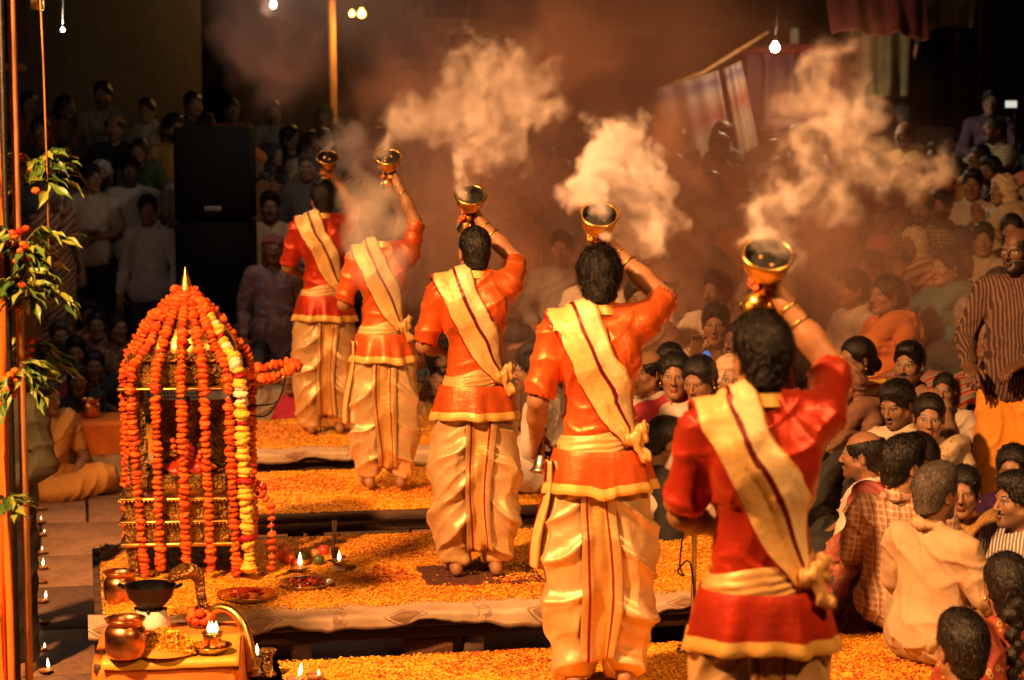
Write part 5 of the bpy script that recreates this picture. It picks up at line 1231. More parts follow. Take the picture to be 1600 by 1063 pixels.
# ------------------------------------------------------------------ the crowd
def floor_h(v, u):
    if v < 3.44 and 7.2 < u < 8.9: return .46
    if (v >= 3.5) or (v >= 3.0 and u > 11.3): return h_right(u)
    return h_left(u)
TAKEN = []
def solve(px, py, hh):
    best = None
    for Y in np.arange(7.0, 25, .04):
        p = at(px, py, Y); v, u = to_row(p); e = abs(p[2] - hh - floor_h(v, u))
        if best is None or e < best[0]: best = (e, p, floor_h(v, u))
    return best
def put(px, py, yaw, Y=None, z=None, scale=1.0, pose='sit_lap', **kw):
    hd = skel(pose)['head']; hh = hd[2] * scale
    if Y is None: e, p, f = solve(px, py, hh)
    else: p = at(px, py, Y); f = floor_h(*to_row(p)) if z is None else z
    q = rotm(yaw) @ A(hd[0], hd[1], 0) * scale; loc = (p[0] - q[0], p[1] - q[1], f); TAKEN.append((loc[0], loc[1]))
    return crowd_person(loc, yaw, pose, scale=scale, **kw)
SK = [(.34, .17, .085), (.28, .135, .065), (.38, .20, .105), (.22, .10, .05), (.31, .15, .07)]
WOM = dict(face='woman', hair='bun', top='sari', bottom='skirt')
# ---- right, told apart by what they wear
put(1462, 838, R(-50), 8.9, .46, .96, pose='sit_lap', face='old', hair='grey', hcol=(.17, .145, .12), top='half', tcol=(.52, .37, .21), bottom='dhoti', bcol=(.42, .29, .16), hyaw=0, fine=True, label='grey-haired man in plain cream polo shirt, back turned, on the platform edge')
put(1412, 795, R(-30), 9.4, .46, 1.0, face='clean', hair='man', top='half', pat='plaid', tcol=(.45, .22, .12), hyaw=-35, fine=True, label='dark-haired man in checked shirt beside the grey-haired man')
put(1572, 900, R(5), 8.0, .27, .98, fine=True, **{**WOM, 'hair': 'braid'}, pat='floral', tcol=(.30, .05, .02), bcol=(.3, .05, .02), label='woman with a long black braid in rust printed sari, back turned')
put(1503, 1018, R(10), 7.3, .2, 1.0, face='clean', hair='man', top='half', tcol=(.08, .06, .05), fine=True, label='short black-haired man in front of the woman with the braid')
put(1590, 806, R(120), 9.6, .27, 1.0, face='mous', hair='man', top='full', pat='stripe', tcol=(.7, .65, .6), hyaw=-10, fine=True, label='man in white jacket with dark stripes beside the braided woman')
put(1582, 742, R(160), 10.6, .27, .95, fine=True, **WOM, pat='plain', tcol=(.22, .08, .30), bcol=(.22, .08, .3), label='woman with red forehead dot in purple sari under the striped-shirt man')
put(1503, 792, R(165), 10.0, .27, .95, fine=True, **WOM, pat='floral', tcol=(.45, .25, .06), bcol=(.4, .2, .05), label='woman in gold printed sari facing outward behind the cream polo man')
put(1040, 682, R(-70), 11.7, .17, 1.06, pose='sit_lean', face='clean', hair='man', top='full', pat='plain', tcol=(.012, .011, .012), hpitch=-12, fine=True, label='young man in black shirt seen in profile, bending beside the platform')
put(1385, 462, R(115), fine=True, **WOM, pat='plain', tcol=(.75, .22, .03), bcol=(.7, .2, .03), hyaw=-5, label='woman in plain bright orange sari looking towards the priests')
put(1402, 632, R(135), face='mous', hair='man', top='vest', tcol=(.72, .6, .45), hpitch=-16, fine=True, label='bare-armed man with moustache in pale vest, head bowed')
put(1348, 712, R(70), face='mous', hair='bald', top='half', tcol=(.7, .62, .52), fine=True, label='balding man in white shirt turned side-on')
put(1432, 715, R(30), fine=True, **{**WOM, 'hair': 'long'}, pat='plain', tcol=(.55, .12, .03), bcol=(.4, .1, .03), label='woman with loose black hair in rust orange sari, back turned')
put(1352, 862, R(60), 9.75, .27, .92, fine=True, **{**WOM, 'hair': 'scarf'}, scol=(.62, .16, .14), pat='floral', tcol=(.5, .14, .1), bcol=(.4, .1, .08), label='bent woman under a pink printed head scarf beside the checked shirt')
put(1590, 420, R(150), 11.6, .35, 1.0, pose='stand_work', face='beard', hair='bald', skin=(.13, .06, .03), top='full', pat='stripe', tcol=(.20, .11, .08), bottom='dhoti', bcol=(.80, .33, .03), hyaw=-15, fine=True, label='standing dark man in brown striped shirt and orange lower cloth')
put(1118, 505, R(170), pose='sit_phone', face='clean', hair='man', top='half', pat='stripe', tcol=(.62, .5, .4), fine=True, label='young man in pale striped shirt holding up a phone')
put(1120, 452, R(140), pose='sit_raise', face='mous', hair='man', top='kurta', tcol=(.72, .6, .5), fine=True, label='man in white kurta with one arm raised in the smoke')
put(1046, 552, R(165), face='mous', hair='crop', top='half', tcol=(.16, .10, .07), label='round-faced man in brown shirt behind the young man in black')
put(1055, 588, R(170), **WOM, pat='plain', tcol=(.45, .03, .06), bcol=(.4, .03, .05), label='woman in plain crimson sari behind the young man in black')
put(1142, 640, R(175), **{**WOM, 'hair': 'scarf'}, scol=(.6, .42, .28), pat='floral', tcol=(.3, .16, .1), bcol=(.3, .15, .1), label='woman with a cream scarf over her head beside the red-clad priest')
put(1092, 618, R(150), **{**WOM, 'hair': 'long'}, pat='plain', tcol=(.7, .6, .5), bcol=(.6, .5, .4), hpitch=-16, label='woman in white sari with loose hair, head bowed')
put(1010, 622, R(130), face='clean', hair='bald', top='half', tcol=(.62, .52, .42), label='balding man in pale shirt just past the wavy-haired priest')
put(1378, 398, R(120), face='mous', hair='turban', scol=(.5, .16, .12), top='half', tcol=(.2, .12, .09), label='man in a dusty pink turban among the dark crowd')
put(1332, 442, R(110), face='mous', hair='wavy', top='half', tcol=(.6, .5, .42), label='heavy moustached man in white shirt beside the orange-sari woman')
put(1478, 428, R(120), pose='sit_raise', **WOM, pat='plain', tcol=(.03, .16, .16), bcol=(.03, .15, .15), label='woman in teal sari with her hand lifted')
put(1520, 285, R(160), pose='sit_lap', face='clean', hair='man', top='half', tcol=(.66, .56, .46), label='young man in open white shirt seated high on the steps')
put(1470, 320, R(150), pose='sit_lap', face='mous', hair='man', top='full', tcol=(.05, .05, .09), label='man in dark navy jacket seated high on the steps')
put(1580, 362, R(165), **WOM, pat='floral', tcol=(.35, .14, .08), bcol=(.3, .1, .06), label='woman in brown printed sari above the striped-shirt man')
put(1512, 492, R(165), face='old', hair='grey', hcol=(.55, .5, .45), top='full', tcol=(.05, .05, .05), label='white-haired man in black coat under the striped-shirt man’s arm')
put(1558, 432, R(100), face='clean', hair='crop', top='half', tcol=(.10, .14, .24), label='crop-haired man with a blue collar beside the striped-shirt man')
put(1420, 570, R(150), face='mous', hair='man', top='half', tcol=(.35, .2, .12), label='moustached man in tan shirt above the bare-armed man')
put(1338, 558, R(115), **WOM, pat='wide', tcol=(.65, .42, .06), bcol=(.5, .3, .05), label='woman in yellow and red striped sari beside the raised red sleeve')
put(1475, 610, R(160), face='clean', hair='crop', top='half', tcol=(.6, .5, .4), scale=.8, label='child in pale shirt behind the bare-armed man')
put(832, 612, R(75), 12.75, .455, 1.0, pose='sit_lean', face='old', hair='crop', top='kurta', tcol=(.74, .66, .55), bottom='dhoti', bcol=(.72, .64, .52), fine=True, label='attendant in white robes seated between two priests')
put(1392, 158, R(150), 21.5, 2.3, 1.0, pose='stand', face='clean', hair='man', top='full', tcol=(.05, .035, .03), label='dark-clothed man standing beside the green tarpaulin')
put(1546, 238, R(170), 21.0, 1.9, 1.0, pose='sit_lap', face='clean', hair='man', top='full', tcol=(.10, .06, .12), skin=(.3, .16, .14), label='pale-faced man in dark mauve shirt on the topmost step')
# ---- left
put(74, 622, R(205), None, None, .95, fine=True, **WOM, pat='plain', tcol=(.82, .42, .10), bcol=(.75, .35, .07), hyaw=30, label='woman in plain yellow-orange sari seated beside the side table')
put(122, 594, R(195), None, None, .93, fine=True, **{**WOM, 'hair': 'long'}, pat='plain', tcol=(.02, .02, .025), bcol=(.02, .02, .02), label='woman with long dark hair in black behind the copper pot')
put(118, 546, R(190), face='mous', hair='man', top='half', tcol=(.06, .05, .05), label='moustached man in dark shirt behind the long-haired woman')
put(78, 578, R(200), face='womanp', hair='bun', top='sari', bottom='skirt', pat='plain', tcol=(.35, .03, .05), bcol=(.3, .03, .04), label='woman in dark crimson sari behind the yellow-orange sari')
put(145, 480, R(195), pose='sit_raise', face='clean', hair='man', top='full', pat='wide', tcol=(.45, .28, .18), hyaw=-30, label='man in wide red-striped shirt raising one hand')
put(183, 512, R(200), **WOM, pat='floral', tcol=(.2, .1, .07), bcol=(.2, .1, .06), hyaw=15, label='young woman in brown printed sari left of the shrine roof')
put(205, 318, R(185), 19.5, .45, 1.0, pose='stand', face='mous', hair='man', top='half', tcol=(.6, .55, .45), skin=(.10, .05, .03), label='dark man in cream open-collar shirt left of the loudspeakers')
put(232, 388, R(160), 18.9, .15, 1.0, pose='stand', face='clean', hair='wavy', top='full', pat='plain', tcol=(.7, .6, .58), hyaw=30, label='man in pinkish white sleeves beside the loudspeakers')
put(160, 352, R(190), 20, .45, .98, pose='stand', face='womanp', hair='scarf', scol=(.5, .48, .42), top='kurta', tcol=(.5, .46, .4), bottom='skirt', bcol=(.3, .25, .2), label='woman in pale grey scarf among the dim standing crowd')
put(262, 225, R(190), 21, .75, 1.0, pose='stand', face='old', hair='grey', hcol=(.5, .46, .42), top='half', tcol=(.6, .45, .42), label='white-haired man standing highest beside the loudspeakers')
put(375, 512, R(185), **WOM, pat='plain', tcol=(.10, .05, .04), bcol=(.1, .05, .04), label='woman in plain dark brown sari right of the shrine roof')
put(405, 508, R(180), face='old', hair='crop', hcol=(.2, .18, .16), top='kurta', pat='floral', tcol=(.3, .16, .1), label='older man in printed brown kurta beside the woman in teal')
put(437, 512, R(175), **WOM, pat='plain', tcol=(.02, .20, .17), bcol=(.02, .18, .15), label='woman in teal sari seated near the farthest priest')
put(345, 478, R(190), face='beard', hair='man', top='half', tcol=(.05, .09, .09), label='bearded man in dark green shirt at the foot of the loudspeakers')
put(412, 566, R(190), None, None, .8, face='clean', hair='man', top='half', tcol=(.4, .15, .1), hpitch=-16, label='child with head bowed beside the shrine roof bracket')
put(402, 600, R(200), 16.0, .0, 1.05, pose='sit_lap', face='clean', hair='man', top='kurta', pat='floral', tcol=(.5, .42, .3), bottom='dhoti', bcol=(.45, .38, .26), hpitch=-24, label='cross-legged person in pale printed clothes beside the far platform')
put(456, 590, R(170), 16.0, .0, .95, **WOM, pat='plain', tcol=(.6, .03, .08), bcol=(.5, .03, .07), label='woman in bright crimson sari next to the far platform')
put(398, 238, R(185), 19.8, .45, 1.02, pose='stand', face='beard', hair='turban', scol=(.75, .24, .04), top='half', tcol=(.5, .2, .07), label='bearded man in a bright orange turban right of the loudspeakers')
put(422, 305, R(185), 18.6, .15, 1.03, pose='stand', face='mous', hair='man', top='half', tcol=(.72, .5, .32), label='man in cream shirt standing right of the loudspeakers')
put(428, 402, R(185), 17.5, .0, .95, pose='stand', face='womanp', hair='scarf', scol=(.35, .09, .08), top='kurta', pat='floral', tcol=(.3, .2, .25), bottom='skirt', bcol=(.2, .12, .14), label='woman under a maroon scarf in front of the man in cream shirt')
put(-9, 572, R(172), 10.3, 0, .94, pose='stand_work', face='clean', hair='man', top='full', pat='plain', tcol=(.042, .04, .015), bottom='trousers', bcol=(.004, .004, .005), fine=True, label='man in olive shirt and black trousers standing behind the decorated pole')
# ---- the rest of the crowd
COLS = [('white', (.5, .42, .32)), ('brown', (.22, .11, .07)), ('dark red', (.30, .03, .03)), ('rust', (.5, .14, .04)), ('cream', (.6, .48, .32)), ('navy', (.035, .035, .06)), ('black', (.02, .02, .02)), ('mustard', (.5, .28, .05)), ('green', (.07, .10, .04)), ('grey', (.2, .18, .17))]
rr = random.Random(11); HYF = {'sit_lap': 15, 'sit_knees': -15, 'sit_pray': 0, 'stand': 0, 'stand_fold': 30}
def filler(p, f, yaw, pose, where, group):
    if min((math.hypot(p[0] - a, p[1] - b) for a, b in TAKEN), default=9) < (.37 if 'ghat' in where else .3): return
    TAKEN.append((p[0], p[1])); cn, cc = rr.choice(COLS); fem = rr.random() < .42; sk = rr.choice(SK); k = rr.uniform(.8, 1.1); cc = tuple(c * k for c in cc); sc = rr.uniform(.92, 1.04)
    st = 'standing' if pose.startswith('stand') else 'seated'
    if fem:
        hr = rr.choice(['bun', 'bun', 'long', 'scarf']); pt = rr.choice(['plain', 'floral', 'plain', 'wide']); d = {'plain': 'plain', 'floral': 'printed', 'wide': 'striped'}[pt]
        crowd_person(p, yaw, pose, rr.choice(['woman', 'womanp']), hr, 'sari', pt, cc, 'skirt', cc, sk, hyaw=HYF[pose], scale=sc * .95, scol=tuple(min(1, c * 1.3) for c in cc),
            label=f"{st} woman in {d} {cn} sari, {'head covered' if hr == 'scarf' else 'hair tied back' if hr == 'bun' else 'hair loose'}, {where}", group=f'{st} women in {cn} {where}')
    else:
        hr = rr.choice(['man', 'man', 'crop', 'wavy', 'bald', 'grey']); fc = rr.choice(['clean', 'mous', 'beard', 'mous']) if hr != 'grey' else 'old'; pt = rr.choice(['plain', 'plain', 'plaid', 'stripe']); d = {'plain': 'plain', 'plaid': 'checked', 'stripe': 'striped'}[pt]
        tp = rr.choice(['half', 'full', 'half', 'kurta']); h_ = {'man': 'dark-haired', 'crop': 'crop-haired', 'wavy': 'wavy-haired', 'bald': 'balding', 'grey': 'grey-haired'}[hr]; fh = {'clean': '', 'mous': 'moustached ', 'beard': 'bearded ', 'old': ''}[fc]
        crowd_person(p, yaw, pose, fc, hr, tp, pt, cc, 'trousers', (.03, .03, .035), sk, hcol=(.16, .14, .12) if hr == 'grey' else (.012, .009, .008), hyaw=HYF[pose], scale=sc,
            label=f"{st} {h_} {fh}man in {d} {cn} {'kurta' if tp == 'kurta' else 'shirt'}, {where}", group=f'{st} men in {cn} {where}')
u = 9.9
while u < 19.0:
    v = 3.75 if u < 11.3 else 3.25
    while v < 9.5:
        p = row(v + rr.uniform(-.1, .1), u + rr.uniform(-.12, .12)); px = 800 + F_PX * p[0] / p[1]
        if px < 1690 and rr.random() < .95 and not (px > 1500 and u < 10.5):
            top = False; h = floor_h(*to_row(p)); pose = rr.choice(['stand', 'stand_fold']) if top else rr.choice(['sit_lap', 'sit_lap', 'sit_knees', 'sit_pray'])
            if not (u > 19.4 and px > 1330): filler((p[0], p[1], h), h, R(rr.uniform(105, 170)), pose, 'on the upper ghat steps' if u > 16 else 'on the ghat steps', 'crowd on the ghat steps')
        v += rr.uniform(.42, .52)
    u += .8
for (u, st, v0) in ((16.5, 0, -2.9), (17.1, 0, -2.8), (17.8, 0, -2.6), (18.4, 0, -2.4), (19.1, 1, -2.2), (19.7, 1, -2.0), (20.4, 1, -1.9), (21.0, 1, -1.8), (21.8, 1, -1.7)):
    v = v0
    while v < 3.0:
        p = row(v + rr.uniform(-.1, .1), u + rr.uniform(-.12, .12)); px = 800 + F_PX * p[0] / p[1]
        if -60 < px < 1100 and not (268 < px < 392 and 17.4 < p[1] < 19.2): filler((p[0], p[1], floor_h(*to_row(p))), 0, R(rr.uniform(165, 215)), rr.choice(['stand', 'stand', 'stand_fold']) if st else rr.choice(['sit_lap', 'sit_knees', 'sit_pray']), 'behind the platforms', 'crowd behind the platforms')
        v += rr.uniform(.36, .46)
# phone in the young man's hand
ph = empty('phone', at(1103, 560, 13.0), R(15), 'mobile phone with a glowing blue screen held above the crowd', 'phone'); ph.rotation_euler = (R(-12), R(8), R(15))
MB().box((0, 0, 0), (.055, .01, .105), bevel=.003).build('case', M['black'], ph); MB().box((0, -.0055, 0), (.048, .002, .09)).build('screen', emis('blue_screen', (.08, .3, .9), .7), ph)
# ------------------------------------------------------------------ background stalls and hangings
def hang(name, pts, n, m, mat, label, cat, wav=.03, f=9, thick=.008):
    """cloth sheet from four corners (tl, tr, br, bl) with folds"""
    tl, tr, br_, bl_ = map(np.array, pts); G = np.zeros((n, m, 3)); nn = unit(np.cross(tr - tl, bl_ - tl))
    for i in range(n):
        for j in range(m):
            a, b = i / (n - 1), j / (m - 1); p = (1 - a) * ((1 - b) * tl + b * tr) + a * ((1 - b) * bl_ + b * br_); G[i, j] = p + nn * wav * math.sin(b * f + 1.5 * a) * (.3 + .7 * a) + nn * wav * .5 * math.sin(b * f * 2.3 + 2)
    o = link(name, strip_mesh(name, G, thick), mat); return tag(o, label, cat)
def m_banner():
    m, nt, b = new_mat('printed_banner'); uv = nd(nt, 'ShaderNodeTexCoord'); sx = nd(nt, 'ShaderNodeSeparateXYZ'); wire(nt, uv.outputs['UV'], sx.inputs[0]); v = sx.outputs[1]
    c = ramp(nt, v, [(0, (.38, .26, .18)), (.1, (.07, .05, .12)), (.2, (.38, .26, .18)), (.42, (.28, .05, .035)), (.6, (.36, .24, .16))]); w = noise(nt, coords(nt, 'UV', (30, 14, 1)), 4, 2)
    lines = mth(nt, 'MULTIPLY', mth(nt, 'GREATER_THAN', mth(nt, 'SINE', mth(nt, 'MULTIPLY', v, 75)), .4), mth(nt, 'GREATER_THAN', w, .5)); c = mixc(nt, mth(nt, 'MULTIPLY', lines, .45), c, (.2, .08, .06)); wire(nt, c, b.inputs['Base Color']); b.inputs['Roughness'].default_value = .7; return m
M['banner'] = m_banner(); M['pink'] = simple('pink_paint', (.42, .16, .26), .6, 0, 5, .3, .2); M['red'] = simple('red_paint', (.5, .05, .04), .5, 0, 5, .3, .2)
M['maroon'] = m_silk('maroon_canvas', (.22, .035, .03), .8, 0, .6); M['tarp'] = m_silk('olive_tarpaulin', (.16, .13, .05), .6, 0, .5); M['tan'] = simple('tan_canvas', (.5, .33, .16), .5, 0, 4, .3, .3)
hang('banner', (at(1022, 140, 20.5), at(1122, 110, 20.5), at(1150, 270, 20.4), at(1062, 300, 20.4)), 30, 26, M['banner'], 'wide tilted printed banner with a red band above the smoke', 'banner', .02)
hang('banner', (at(1130, 108, 20.7), at(1158, 95, 20.7), at(1185, 230, 20.6), at(1155, 245, 20.6)), 30, 12, M['banner'], 'narrow tilted printed banner beside the wide one', 'banner', .02)
tag(MB().tube([at(1015, 145, 20.6), at(1100, 112, 20.7), at(1200, 50, 20.8)], .02, 8).build('banner_bar', M['bamboo'], None, True), 'slanting bamboo bar from which the banners hang', 'pole')
kk_ = at(1240, 190, 22.6); kio = empty('pink_kiosk', (kk_[0], kk_[1], 2.31), ROW, 'small pink roofed kiosk with slim columns above the steps', 'kiosk')
MB().box((0, 0, .06), (.9, .7, .12), bevel=.01).build('plinth', M['pink'], kio); MB().box((0, .3, .45), (.8, .06, .7), bevel=.01).build('back_wall', M['pink'], kio)
for sx in (-1, -.35, .35, 1): MB().lathe([(0, .12), (.05, .12), (.05, .16), (.032, .18), (.032, .7), (.05, .72), (.05, .76), (0, .76)], 12, c=(sx * .36, -.26, 0)).build('column', M['pink'], kio, True)
MB().box((0, 0, .79), (1.0, .8, .06), bevel=.01).build('roof', M['red'], kio); MB().box((.05, 0, .83), (.7, .5, .04), bevel=.008).build('roof_cap', M['red'], kio); MB().lathe([(0, .85), (.05, .85), (.05, 1.0), (.03, 1.02), (0, 1.02)], 12).build('roof_post', M['white'], kio, True)
hang('awning', (at(1285, -40, 21.6), at(1448, -40, 21.6), at(1452, 60, 21.0), at(1300, 48, 21.0)), 26, 30, M['maroon'], 'maroon cloth awning over the top of the steps', 'awning', .03, 14)
hang('tarpaulin', (at(1345, 52, 21.3), at(1425, 48, 21.3), at(1420, 150, 21.2), at(1350, 155, 21.2)), 24, 24, M['tarp'], 'olive green tarpaulin bundle hanging under the awning', 'tarpaulin', .05, 7)
hang('canvas_sheet', (at(1440, -20, 22.0), at(1530, -30, 22.0), at(1520, 40, 21.8), at(1452, 45, 21.8)), 20, 20, M['tan'], 'tan canvas sheet catching the light beside the awning', 'canvas', .04, 6)
for (x, y0, y1, Y, lb) in ((1500, -30, 230, 22.2, 'dark timber post right of the tan canvas'), (1535, -30, 250, 22.6, 'second dark timber post right of the tan canvas'), (1345, 40, 190, 21.4, 'dark timber post at the left edge of the tarpaulin')):
    a, b = at(x, y0, Y), at(x, y1, Y); t = empty('timber_post', (b[0], b[1], 2.0), 0, lb, 'post'); H = a[2] - 2.0
    MB().box((0, 0, H / 2), (.11, .11, H), bevel=.008).build('shaft', M['wood'], t); MB().box((0, 0, .05), (.18, .18, .1), bevel=.01).build('foot', M['stone2'], t)
# ------------------------------------------------------------------ electric bulbs, lit pole
def bulb(p, r, label, mt='bulb', watts=0, col=(1, .8, .5), drop=.5):
    t = empty('light_bulb', p, 0, label, 'light bulb'); MB().lathe([(0, -r), (r * .7, -r * .75), (r, -r * .1), (r * .85, r * .5), (r * .4, r * 1.1), (r * .38, r * 1.4)], 18).build('glass', M[mt], t, True)
    MB().lathe([(r * .42, r * 1.35), (r * .45, r * 2.2), (r * .2, r * 2.4), (0, r * 2.4)], 12).build('socket', M['iron'], t, True); MB().tube([(0, 0, r * 2.3), (.02, 0, drop * .6), (.03, .02, drop)], .006, 5).build('flex', M['iron'], t, True)
    if watts:
        l = bpy.data.lights.new('bulb_light', 'POINT'); l.energy = watts; l.color = col; l.shadow_soft_size = r * 1.3; o = bpy.data.objects.new('bulb_light', l); COL.objects.link(o); o.parent = t; o.location = (0, -r * 1.5, -r * 1.2)
bulb(at(1211, 75, 20.0), .042, 'bare white bulb glowing beside the pink kiosk', 'bulb', 70, (1, .75, .45))
bulb(at(98, 47, 15.0), .014, 'tiny bright bulb beside the hanging ropes', 'bulb', 22, (1, .8, .6), drop=.9)
bulb(at(427, 8, 17.0), .026, 'bare white bulb high above the loudspeakers', 'bulb', 24, (1, .78, .6))
bulb(at(550, 22, 24.5), .032, 'smaller of two amber bulbs hanging together', 'bulb_y', 0); bulb(at(565, 22, 24.4), .045, 'larger of two amber bulbs hanging together', 'bulb_y', 60, (1, .5, .1))
lb_ = at(58, 12, 13.2); lx = empty('lantern', lb_, 0, 'dim brass lantern box above the hanging ropes', 'lantern'); MB().box((0, 0, .03), (.07, .07, .09), bevel=.008).build('case', M['gold'], lx); MB().lathe([(0, .08), (.05, .08), (.01, .11), (0, .4)], 10).build('hanger', M['iron'], lx, True)
a = at(520, 105, 25.0); tp_ = empty('banner_pole', (a[0], a[1] - .3, 1.04), 0, 'brown bamboo pole lit by the amber bulbs', 'pole'); MB().tube([(0, 0, 0), (.02, 0, 1.5), (.0, 0, 4.2)], .05, 12).build('shaft', M['bamboo'], tp_, True); MB().lathe([(0, 0), (.12, 0), (.12, .08), (.06, .1), (0, .1)], 14).build('foot', M['stone2'], tp_, True)
fp = at(1580, 163, 20.0); t = empty('camera_screen', fp, R(-20), 'small lit camera screen held up over the dark steps', 'camera'); MB().box((0, .012, 0), (.13, .03, .09), bevel=.006).build('case', M['black'], t); MB().box((0, -.005, 0), (.1, .003, .06)).build('screen', emis('pale_screen', (.8, .75, .65), .9), t); MB().tube([(.03, .02, -.04), (.04, .03, -.2), (.05, .05, -.5)], .012, 8).build('monopod', M['iron'], t, True)
# ------------------------------------------------------------------ flood lamps on their stands (outside the picture)
for i, (p, aim, wt, ang, colr) in enumerate(FLOODS):
    t = empty('flood_lamp', (p[0], p[1], 0), 0, ['flood lamp on a tall steel mast by the walkway', 'flood lamp on a tall steel mast by the crowd', 'flood lamp on a mast beside the far platforms'][i % 3], 'flood lamp', 'flood lamps'); d = Vector(aim) - Vector(p); q = d.to_track_quat('-Z', 'Y')
    MB().tube([(0, 0, 0), (0, 0, p[2] - .25)], .05, 12).build('mast', M['steel'], t, True); MB().lathe([(0, 0), (.4, 0), (.4, .05), (.06, .1), (0, .1)], 20).build('foot', M['iron'], t, True)
    h = MB().lathe([(0, .22), (.1, .22), (.16, .1), (.24, -.04), (.25, -.06), (.235, -.06), (.15, .08), (0, .14)], 28).build('housing', M['iron'], t, True); h.location = (0, 0, p[2]); h.rotation_mode = 'QUATERNION'; h.rotation_quaternion = q
    g_ = MB().lathe([(0, -.05), (.235, -.05)], 24).build('lamp_glass', emis('lamp_glass', colr, 6), t); g_.location = (0, 0, p[2]); g_.rotation_mode = 'QUATERNION'; g_.rotation_quaternion = q
    l = bpy.data.lights.new('flood_light', 'SPOT'); l.energy = wt; l.spot_size = R(ang); l.spot_blend = .7; l.color = colr; l.shadow_soft_size = .2
    o = bpy.data.objects.new('flood_light', l); COL.objects.link(o); o.parent = t; o.rotation_mode = 'QUATERNION'; o.rotation_quaternion = q; o.location = Vector((0, 0, p[2])) + d.normalized() * .12

# ------------------------------------------------------------------ incense smoke: density grids grown with geometry nodes
def m_smoke(name, col, aniso, dens):
    m = bpy.data.materials.new(name); m.use_nodes = True; nt = m.node_tree; nt.nodes.clear(); o = nt.nodes.new('ShaderNodeOutputMaterial'); pv = nt.nodes.new('ShaderNodeVolumePrincipled')
    pv.inputs['Color'].default_value = (*col, 1); pv.inputs['Anisotropy'].default_value = aniso; pv.inputs['Density'].default_value = dens; nt.links.new(pv.outputs[0], o.inputs['Volume']); return m
def smoke(name, label, blobs, vox, mat, nscale=5.0, erode=1.1, gain=6.0, seed=0, warp=.12, group=None, detail=7, rough=.62, sharp=1.7):
    """blobs: (centre, radii, weight); the density is the largest blob eroded by turbulence"""
    lo = np.min([np.array(c) - np.array(r) for c, r, w in blobs], 0); hi = np.max([np.array(c) + np.array(r) for c, r, w in blobs], 0)
    ng = bpy.data.node_groups.new(name + '_density', 'GeometryNodeTree'); ng.interface.new_socket('Geometry', in_out='INPUT', socket_type='NodeSocketGeometry'); ng.interface.new_socket('Geometry', in_out='OUTPUT', socket_type='NodeSocketGeometry')
    N, L = ng.nodes, ng.links; out = N.new('NodeGroupOutput'); N.new('NodeGroupInput')
    def vm(op, a, b):
        n = N.new('ShaderNodeVectorMath'); n.operation = op
        for i, s in enumerate((a, b)):
            if s is None: continue
            if hasattr(s, 'is_linked'): L.new(s, n.inputs[i])
            else: n.inputs[i].default_value = s
        return n
    def ma(op, a, b=0., clamp=False):
        n = N.new('ShaderNodeMath'); n.operation = op; n.use_clamp = clamp
        for i, s in enumerate((a, b)):
            if hasattr(s, 'is_linked'): L.new(s, n.inputs[i])
            else: n.inputs[i].default_value = s
        return n.outputs[0]
    pos = N.new('GeometryNodeInputPosition').outputs[0]; off = vm('ADD', pos, (seed * 3.7, seed * 1.3, seed * 2.1)).outputs[0]
    def nz(vec, sc, det, rg_=.55):
        n = N.new('ShaderNodeTexNoise'); n.inputs['Scale'].default_value = sc; n.inputs['Detail'].default_value = det; n.inputs['Roughness'].default_value = rg_; L.new(vec, n.inputs['Vector']); return n
    w1 = vm('SUBTRACT', nz(off, nscale * .45, 2).outputs['Color'], (.5, .5, .5)).outputs[0]; sc_ = vm('SCALE', w1, None); sc_.inputs['Scale'].default_value = warp * 2; wp = vm('ADD', pos, sc_.outputs[0]).outputs[0]; wo = vm('ADD', off, sc_.outputs[0]).outputs[0]
    acc = None
    for c, r, w in blobs:
        d = vm('SUBTRACT', wp, tuple(c)).outputs[0]; d = vm('MULTIPLY', d, tuple(1 / x for x in r)).outputs[0]; ln = vm('LENGTH', d, None).outputs['Value']; e = ma('MULTIPLY', ma('SUBTRACT', 1.0, ln), w); acc = e if acc is None else ma('MAXIMUM', acc, e)
    acc = ma('MULTIPLY', acc, sharp); acc = ma('ADD', ma('MINIMUM', acc, .75), ma('MULTIPLY', ma('MAXIMUM', ma('SUBTRACT', acc, 1.15), 0.), .55))
    n2 = nz(vm('MULTIPLY', wo, (1.15, 1.0, .72)).outputs[0], nscale, detail, rough).outputs['Fac']; er = ma('MULTIPLY', ma('SUBTRACT', .74, n2), erode)
    den = ma('MULTIPLY', ma('POWER', ma('MAXIMUM', ma('SUBTRACT', acc, er), 0.), 1.9), gain)
    vc = N.new('GeometryNodeVolumeCube'); L.new(den, vc.inputs['Density']); vc.inputs['Min'].default_value = tuple(lo); vc.inputs['Max'].default_value = tuple(hi)
    for i, ax in enumerate('XYZ'): vc.inputs['Resolution ' + ax].default_value = max(8, int((hi[i] - lo[i]) / vox))
    sm = N.new('GeometryNodeSetMaterial'); sm.inputs['Material'].default_value = mat; L.new(vc.outputs[0], sm.inputs[0]); L.new(sm.outputs[0], out.inputs[0])
    vd = bpy.data.volumes.new(name); 
    me = MB().box((lo + hi) / 2, hi - lo).mesh(name, False); o = link(name, me, mat); md = o.modifiers.new('density', 'NODES'); md.node_group = ng
    return tag(o, label, 'smoke', group, 'stuff')
M['smoke'] = m_smoke('incense_smoke', (.985, .93, .94), -.15, 1.0); M['haze'] = m_smoke('drifting_smoke', (.92, .62, .5), 0, 1.0)
def bl(px, py, Y, rpx, w=1.0, ry=None, asp=1.0):
    r = rpx / F_PX * Y; return (at(px, py, Y), (r, ry or r, r * asp), w)
SMOKE_ON = True
